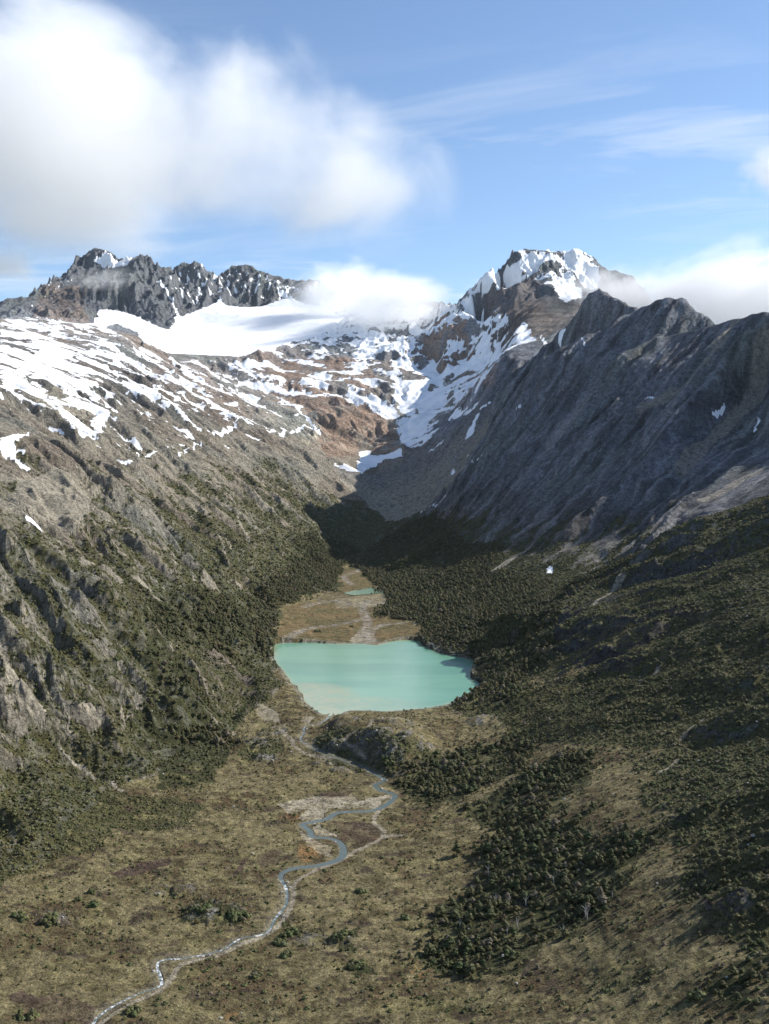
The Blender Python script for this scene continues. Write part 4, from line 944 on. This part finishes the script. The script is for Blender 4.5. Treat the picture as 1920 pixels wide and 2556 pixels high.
TREE_KINDS = [(crown_mesh('crown', 11+k, w, h, 1.4, 8, 104, BEECH, 1.0), trunk_mesh('trunk', 21+k, h, .22, BARK)) for k, (w, h) in enumerate([(7.4, 7.4), (6.2, 8.8), (8.6, 6.8), (6.8, 7.0)])]
BUSH_KINDS = [(crown_mesh('foliage', 51+k, w, h, -.15, 5, 50, SCRUB, .55), trunk_mesh('stem', 61+k, h*.8, .07, BARK, 2)) for k, (w, h) in enumerate([(3.2, 1.7), (2.6, 2.1), (4.0, 1.5)])]

def tree_copy(name, kinds, k, x, y, z, s, rz, parts, **kw):
    e = bpy.data.objects.new(name, None); C.objects.link(e); e.empty_display_size = .5
    e.location = (x, y, z); e.rotation_euler = (0, 0, rz); e.scale = (s, s*.97, s*rng.uniform(.88, 1.12)); tag(e, **kw)
    for nm, me in zip(parts, kinds[k]):
        o = bpy.data.objects.new(nm, me); C.objects.link(o); o.parent = e
    return e
def instances(name, X, Y, Z_, S, kinds, label, base_trunk=True):
    """one mass of plants: the same crown meshes repeated on points"""
    me = bpy.data.meshes.new(name); me.vertices.add(len(X)); me.vertices.foreach_set('co', np.stack([X, Y, Z_], 1).astype(np.float32).ravel())
    n_ = len(X)
    for an, ar in (('size', S), ('turn', rng.uniform(0, 6.28, n_)), ('hue', np.clip(.45+.9*fbm(X/55, Y/55, 3, 777)+rng.normal(0, .14, n_), 0, .999))):
        a = me.attributes.new(an, 'FLOAT', 'POINT'); a.data.foreach_set('value', ar.astype(np.float32))
    a = me.attributes.new('pick', 'INT', 'POINT'); a.data.foreach_set('value', rng.integers(0, len(kinds), n_).astype(np.int32))
    o = obj(name, me, label=label, kind='stuff')
    g = bpy.data.node_groups.new(name+'_scatter', 'GeometryNodeTree')
    g.interface.new_socket('Geometry', in_out='INPUT', socket_type='NodeSocketGeometry'); g.interface.new_socket('Geometry', in_out='OUTPUT', socket_type='NodeSocketGeometry')
    gi = g.nodes.new('NodeGroupInput'); go = g.nodes.new('NodeGroupOutput'); jn = g.nodes.new('GeometryNodeJoinGeometry')
    def attr(nm, ty='FLOAT'):
        q = g.nodes.new('GeometryNodeInputNamedAttribute'); q.data_type = ty; q.inputs[0].default_value = nm; return q.outputs[0]
    cx_ = g.nodes.new('ShaderNodeCombineXYZ'); g.links.new(attr('turn'), cx_.inputs[2])
    g2i = g.nodes.new('GeometryNodeGeometryToInstance')
    for k, src in enumerate(kinds):
        oi = g.nodes.new('GeometryNodeObjectInfo'); oi.inputs['Object'].default_value = src; oi.transform_space = 'ORIGINAL'; oi.inputs['As Instance'].default_value = True
        ip = g.nodes.new('GeometryNodeInstanceOnPoints'); cmp_ = g.nodes.new('FunctionNodeCompare'); cmp_.data_type = 'INT'; cmp_.operation = 'EQUAL'
        ia = [s_ for s_ in cmp_.inputs if s_.type == 'INT']; g.links.new(attr('pick', 'INT'), ia[0]); ia[1].default_value = k
        g.links.new(cmp_.outputs[0], ip.inputs['Selection']); g.links.new(gi.outputs[0], ip.inputs['Points']); g.links.new(oi.outputs['Geometry'], ip.inputs['Instance'])
        g.links.new(cx_.outputs[0], ip.inputs['Rotation']); g.links.new(attr('size'), ip.inputs['Scale']); g.links.new(ip.outputs[0], jn.inputs[0])
    g.links.new(jn.outputs[0], go.inputs[0])
    md = o.modifiers.new('scatter', 'NODES'); md.node_group = g
    return o

# ---------------------------------------------------------------- where the trees stand
tx, ty = scatter(-900, 900, 430, 3500, 4.3)
tz, ti = ground(tx, ty)
jx, jy = tx+rng.normal(0, 1, len(tx))*np.interp(ty, [500, 1500], [6, 12]), ty+rng.normal(0, 1, len(tx))*np.interp(ty, [500, 1500], [9, 20])
jz, jj = ground(jx, jy); cf = c_for[jj]*(1-.75*c_bare[jj])
want = (cf >= .72)*1.0
dens = np.where(cf >= .9, .9, .66)*want*np.where(ty < 1400, sstep(.22, .5, blot[ti]*.6+fine[ti]*.4), 1)
dens = np.where(want > 0, dens, (veg[ti] > .75)*np.where(ty > 1250, np.where(tx < 0, .10, .3), .06)*(np.where(tx < 0, tz < 120, tz < 170)))
dens = dens*(RD[ti] > 9)*(trail[ti] < .3)*(scree[ti] < .5)*(~in_poly(LAKE_S, tx, ty))*(c_sand[ti] < .3)*(c_bog[ti] < .5)
k = rng.uniform(0, 1, len(tx)) < dens
tx, ty, tz, ti = tx[k], ty[k], tz[k], ti[k]
ts = (.32+1.25*rng.beta(1.2, 2.1, len(tx)))*(.85+.5*(blot[ti]-.3))*np.interp(tz, [0, 150, 300], [1, .7, .4])*np.interp(ty, [500, 1000, 1500, 2400], [.66, .66, .74, .8])
ts = ts*np.where(c_for[ti] >= .9, 1, .6)*np.where((tx < 0) & (ty < 1000), .55, 1)
seen = (np.abs(tx)/ty < .369) & ((270-tz)/ty < .545) & ~hidden(tx, ty, tz+5)
big = ts/ty*seen; order = np.argsort(-big); first = order[:292]; rest = order[292:]
STANDS = [('forest', 'dark beech tree in the rounded grove touching the river bend', 'grove beside the river bend', 0),
          ('forest', 'dark olive beech tree in the thick wood at the lower right', 'wood at the lower right', 6),
          ('forest', 'beech tree in the narrow dark spur of wood above the lone tree', 'spurs of wood above the lone tree', 4),
          ('forest', 'beech tree in the small dark wood just right of the lone tree', 'wood beside the lone tree', 5),
          ('forest', 'low beech tree in the dark patch at the right edge of the hillside', 'dark patch at the right edge', 7)]
def where(x, y, z):
    u = x/y/.369; v = (270-z)/y
    col = ('by the left edge of the picture' if u < -.7 else 'left of the stream' if u < -.25 else 'in the middle' if u < .08 else 'just right of centre' if u < .3 else
           'right of centre' if u < .5 else 'well to the right' if u < .72 else 'near the right edge')
    row = 'lowest' if v > .50 else 'low' if v > .44 else 'lower middle' if v > .38 else 'middle' if v > .31 else 'upper'
    return row, col
def sized(s, a, b): return 'small' if s < a else 'mid-sized' if s < b else 'large'
PARTS_T = ('crown', 'trunk'); first_parts = []
for q in first:
    lab, grp = 'scattered small beech tree on the open grassy hillside lower right', 'scattered small trees'
    for nm, l_, g_, pi in STANDS:
        if in_poly(POLY[nm][pi][1], np.array([tx[q]]), np.array([ty[q]]))[0]: lab, grp = l_, g_
    if tx[q] < 0: lab, grp = 'small beech tree among the scrub at the foot of the left slope', 'trees at the foot of the left slope'
    rw, cl = where(tx[q], ty[q], tz[q]); lab = sized(ts[q], .55, .75)+' '+lab.replace('small ', '')+', '+rw+' part, '+cl
    lab = ' '.join(lab.split()[:16]) if len(lab.split()) <= 16 else sized(ts[q], .55, .75)+' beech, '+grp+', '+rw+' part, '+cl
    e = tree_copy('beech_tree', TREE_KINDS, int(rng.integers(0, 4)), tx[q], ty[q], tz[q]-.2, ts[q], rng.uniform(0, 6.28), PARTS_T, label=lab, cat='tree', group=grp)
    first_parts.append(e)
x, y = LONE_TREE[0][:2]; z, _ = ground(np.array([float(x)]), np.array([float(y)]))
tree_copy('beech_tree', TREE_KINDS, 1, x, y, z[0]-.3, 1.15, .4, PARTS_T, label='lone dark tree standing clear of the woods, its shadow to the left', cat='tree')
# one source object per crown mesh, taken from the trees just planted
def crown_sources(roots, kinds, part):
    out = {}
    for e in roots:
        for ch in e.children:
            if ch.name.split('.')[0] == part:
                for k, kk in enumerate(kinds):
                    if ch.data == kk[0] and k not in out: out[k] = ch
    return [out[k] for k in sorted(out)]
bpy.context.view_layer.update()
instances('forest', tx[rest], ty[rest], tz[rest]-.2, ts[rest], crown_sources(first_parts, TREE_KINDS, 'crown'), 'beech woods covering the lower slopes round the lake and valley head')
print('trees', len(tx), time.time()-T0)

# ---------------------------------------------------------------- scrub
xs_, ys_, zs_, ss_, is_ = [], [], [], [], []
for (y0, y1, st) in ((430, 1300, 3.0), (1300, 2100, 4.2), (2100, 3300, 6.5)):
    x, y = scatter(-1100, 1100, y0, y1, st); z, i = ground(x, y)
    d = sstep(.35, .9, veg[i])*.85*(1-.8*(c_for[i] >= .9))
    d = np.where((FL[i] < .5) & (y < 1350), np.maximum(d, .14+.55*sstep(.45, .7, blot[i])*sstep(.35, .6, fine[i])), d)
    d = np.where((x > 0) & (FL[i] >= .5) & (y < 1300), np.maximum(d, .14+.3*sstep(.4, .7, streak[i])), d)
    d = d*(RD[i] > 7)*(trail[i] < .3)*(snow[i] < .4)*(scree[i] < .5)*(~in_poly(LAKE_S, x, y))*(c_sand[i] < .3)*(1-.93*(c_bog[i] > .5))*(1-.8*(c_peat[i] > .4))*(z < 330)
    k = rng.uniform(0, 1, len(x)) < d
    xs_.append(x[k]); ys_.append(y[k]); zs_.append(z[k]); is_.append(i[k]); ss_.append(rng.uniform(.35, 1.15, k.sum())**1.3*(st/3.0)**.8)
bx_, by_, bz_, bs_ = map(np.concatenate, (xs_, ys_, zs_, ss_)); bi_ = np.concatenate(is_)
bs_ = bs_*np.where((FL[bi_] < .5), .75, 1)
seen = (np.abs(bx_)/by_ < .369) & ((270-bz_)/by_ < .545) & ~hidden(bx_, by_, bz_+1.5)
open_ = (c_for[bi_] < .3)
order = np.argsort(-(bs_/by_*seen*(1+open_))); first = order[:290]; rest = order[290:]
roots = []
for q in first:
    lab, grp = (('low rounded bush dotted over the tan bog on the left of the stream', 'bushes left of the stream') if bx_[q] < np.interp(by_[q], RL[::-1, 1], RL[::-1, 0]) and bz_[q] < 5 else
                ('low bush on the grassy flat between the stream and the right-hand wood', 'bushes right of the stream') if bz_[q] < 0 else
                ('small bush on the grassy right-hand hillside', 'bushes on the grassy hillside') if bx_[q] > 0 else
                ('dark bush in the scrub low on the left slope', 'bushes on the left slope'))
    rw, cl = where(bx_[q], by_[q], bz_[q]); lab = sized(bs_[q], .7, .95)+' bush, '+grp.replace('bushes ', '')+', '+rw+' ground, '+cl
    roots.append(tree_copy('bush', BUSH_KINDS, int(rng.integers(0, 3)), bx_[q], by_[q], bz_[q]-.1, bs_[q], rng.uniform(0, 6.28), ('foliage', 'stem'), label=lab, cat='bush', group=grp))
bpy.context.view_layer.update()
instances('scrub', bx_[rest], by_[rest], bz_[rest]-.1, bs_[rest], crown_sources(roots, BUSH_KINDS, 'foliage'), 'low southern scrub clinging to the slopes and the bog')
print('scrub', len(bx_), time.time()-T0)
# big dark thickets one can point at on the valley floor
for (x, y, w, lab) in THICKETS:
    z, _ = ground(np.array([float(x)]), np.array([float(y)]))
    e = bpy.data.objects.new('thicket', None); C.objects.link(e); e.location = (x, y, z[0]-.3); tag(e, lab, 'thicket')
    rs = random.Random(x*31+y)
    for q in range(max(3, int(w*1.1))):
        a = rs.uniform(0, 6.28); r = w*.5*math.sqrt(rs.random())
        px_, py_ = x+math.cos(a)*r, y+math.sin(a)*r*.8; gz, _ = ground(np.array([px_]), np.array([py_]))
        o = bpy.data.objects.new('foliage', BUSH_KINDS[q % 3][0]); C.objects.link(o); o.parent = e
        s_ = rs.uniform(.9, 1.7); o.location = (px_-x, py_-y, gz[0]-z[0]+.2); o.scale = (s_, s_, s_*1.15); o.rotation_euler = (0, 0, a*3)

# ---------------------------------------------------------------- stones, boulders, dead wood
ROCKS = []
for k in range(4):
    v, f = rough_ball(90+k, 2, (1.3, .95, .62), .16); ROCKS.append(mesh_np('boulder', v, f, STONE))
DROCKS = []
for k in range(2):
    v, f = rough_ball(95+k, 2, (1.3, .95, .62), .16); DROCKS.append(mesh_np('boulder', v, f, DARKSTONE))
x, y = scatter(-420, 420, 480, 1350, 4.0); z, i = ground(x, y)
d = .004+.05*sstep(.62, .78, .6*streak[i]+.4*fine[i])*(x > 60)*(FL[i] > .5)+.05*(KNOB[i] > 1)+.14*sstep(7, 3, RD[i])
k = (rng.uniform(0, 1, len(x)) < d)*(RD[i] > 1)*(~in_poly(LAKE_S, x, y)) > 0
x, y, z, i = x[k], y[k], z[k], i[k]; s = rng.uniform(.3, 1.0, len(x))**1.8*1.25
seen = (np.abs(x)/y < .369) & ((270-z)/y < .545) & ~hidden(x, y, z+1)
order = np.argsort(-(s/y*seen)); fb = order[:240]; rb = order[240:]
srcs = []
for q in fb:
    near = RD[i[q]] < 12; rt = x[q] > 60
    lab, grp = (('pale boulder lying in or beside the foaming stream', 'boulders along the stream') if near else
                ('pale boulder among bushes on the right-hand hillside', 'boulders on the right hillside') if rt else
                ('pale stone lying out on the tan bog', 'stones out on the bog'))
    rw, cl = where(x[q], y[q], z[q]); lab = sized(s[q], .7, 1.1)+' pale '+grp.replace('boulders', 'boulder').replace('stones', 'stone').replace('along the stream', 'by the stream')+', '+rw+' ground, '+cl.replace(' of the picture', '')
    k = int(rng.integers(0, 4)); o = obj('boulder', ROCKS[k], label=lab, cat='boulder', group=grp)
    o.location = (x[q], y[q], z[q]+.1*s[q]); o.scale = (s[q],)*3; o.rotation_euler = (rng.uniform(-.3, .3), rng.uniform(-.3, .3), rng.uniform(0, 6.28)); srcs.append(o)
bpy.context.view_layer.update()
instances('stones', x[rb], y[rb], z[rb], s[rb], srcs[:3], 'loose pale stones scattered over the near ground')
# boulders of the scree bowl at the valley head
n_ = 0
for (x_, y_) in [(rng.uniform(-40, 120), rng.uniform(3250, 3650)) for _ in range(220)]:
    z, i = ground(np.array([x_]), np.array([y_]))
    if hidden(np.array([x_]), np.array([y_]), z+2)[0] or snow[i[0]] > .4: continue
    o = obj('boulder', DROCKS[n_ % 2], label='dark boulder on the scree bowl at the valley head', cat='boulder', group='boulders of the scree bowl')
    s_ = rng.uniform(1.5, 7)*rng.uniform(.5, 1); o.location = (x_, y_, z[0]); o.scale = (s_, s_, s_); o.rotation_euler = (0, 0, rng.uniform(0, 6)); n_ += 1
    if n_ >= 46: break
def log_mesh(seed, l_, r):
    return trunk_mesh('dead_log', seed, l_, r, DEAD, 2)
LOGS = [log_mesh(70+k, 9, .38) for k in range(4)]
def put_logs(n_, poly, lab, grp, upright=0):
    p = np.array(poly, float); c = 0
    while c < n_:
        x_, y_ = rng.uniform(p[:, 0].min(), p[:, 0].max()), rng.uniform(p[:, 1].min(), p[:, 1].max())
        if not in_poly(p, np.array([x_]), np.array([y_]))[0]: continue
        z, i = ground(np.array([x_]), np.array([y_]))
        up = rng.uniform() < upright
        o = obj('dead_tree' if up else 'dead_log', LOGS[c % 4], label=lab[0] if up else lab[1], cat='dead tree' if up else 'log', group=grp[0] if up else grp[1])
        s_ = rng.uniform(.5, 1.1); o.scale = (s_,)*3; o.location = (x_, y_, z[0]+.3)
        o.rotation_euler = (rng.uniform(-.1, .1), rng.uniform(-.1, .1), 0) if up else (R(88), 0, rng.uniform(0, 6.28)); c += 1
put_logs(90, DEBRIS[0], ('bleached dead trunk standing by the small upstream pond', 'bleached log in the flood debris round the small pond'), ('dead trunks by the pond', 'logs round the pond'), .3)
put_logs(56, DEBRIS[1], ('grey dead trunk standing on the right lake shore', 'bleached log washed up on the far right lake shore'), ('dead trunks on the lake shore', 'logs on the right lake shore'), .25)
put_logs(26, DEBRIS[2], ('', 'pale log or slab in the rock spill above the lake corner'), ('', 'debris at the lake corner'), 0)
put_logs(16, POLY['forest'][6][1], ('bleached dead tree standing among the beeches of the lower right wood', ''), ('dead trees in the lower right wood', ''), 1.1)
print('stones and wood', time.time()-T0)

# ---------------------------------------------------------------- clouds: soft bodies of vapour, lit by the sun and the sky
def cloud_material(name, dens, cut, soft, scale, seed, detail_=4, wisp=1.0):
    m = bpy.data.materials.new(name); m.use_nodes = True; n = m.node_tree.nodes; l = m.node_tree.links
    n.remove(n['Principled BSDF']); out = n['Material Output']
    tc = n.new('ShaderNodeTexCoord'); P = tc.outputs['Object']
    ln = n.new('ShaderNodeVectorMath'); ln.operation = 'LENGTH'; l.new(P, ln.inputs[0])
    off = n.new('ShaderNodeMapping'); off.inputs['Location'].default_value = (seed*3.7, seed*1.3, seed*2.1); off.inputs['Scale'].default_value = (wisp, wisp, 1); l.new(P, off.inputs[0])
    q = noise(n, l, scale, 7, .6, off.outputs[0], .4)
    e = mathn(n, l, 'SUBTRACT', 1.0, ln.outputs['Value'])
    v = mathn(n, l, 'ADD', mathn(n, l, 'MULTIPLY', mathn(n, l, 'SUBTRACT', q, .5), 2.4), mathn(n, l, 'MULTIPLY', e, 1.5))
    v = ramp(n, l, v, cut, cut+soft)
    edge = ramp(n, l, e, .0, .25)
    d = mathn(n, l, 'MULTIPLY', mathn(n, l, 'MULTIPLY', v, edge), dens)
    s_ = n.new('ShaderNodeVolumePrincipled'); s_.inputs['Color'].default_value = (1, 1, 1, 1); s_.inputs['Anisotropy'].default_value = .05
    l.new(d, s_.inputs['Density']); l.new(s_.outputs[0], out.inputs['Volume'])
    return m
def cloud(px, py, pz_, rx, ry, rz_, tilt, mat, label):
    bm = bmesh.new(); bmesh.ops.create_icosphere(bm, subdivisions=3, radius=1.0)
    me = bpy.data.meshes.new('cloud'); bm.to_mesh(me); bm.free(); me.materials.append(mat)
    o = obj('cloud', me, label=label, cat='cloud'); o.location = (px, py, pz_); o.scale = (rx, ry, rz_); o.rotation_euler = (0, R(tilt), 0)
    return o
for k, (x, y, z, rx, ry, rz_, tilt, dn, cut, soft, scl, lab) in enumerate(CLOUDS):
    cloud(x, y, z, rx, ry, rz_, tilt, cloud_material('vapour', dn, cut, soft, scl, k+1), lab)
sc.cycles.volume_step_rate = .6; sc.cycles.volume_max_steps = 160

# ---------------------------------------------------------------- the air of the valley
bm = bmesh.new(); bmesh.ops.create_cube(bm, size=1.0)
me = bpy.data.meshes.new('haze'); bm.to_mesh(me); bm.free()
hz = obj('haze', me, label='thin blue air between the viewer and the far peaks', kind='stuff'); ZT, ZB = float(max(Zf.max(), Z2.max()))+60, float(min(Zf.min(), Z2.min()))-2
hz.scale = (18400, 17600, ZT-ZB); hz.location = (0, 3500, (ZT+ZB)/2)
hm = bpy.data.materials.new('air'); hm.use_nodes = True; hn = hm.node_tree.nodes; hn.remove(hn['Principled BSDF'])
hv = hn.new('ShaderNodeVolumePrincipled'); hv.inputs['Density'].default_value = 0.5e-5; hv.inputs['Color'].default_value = (.80, .90, 1, 1); hv.inputs['Anisotropy'].default_value = .2
hm.node_tree.links.new(hv.outputs[0], hn['Material Output'].inputs['Volume']); me.materials.append(hm)
print('all', time.time()-T0)
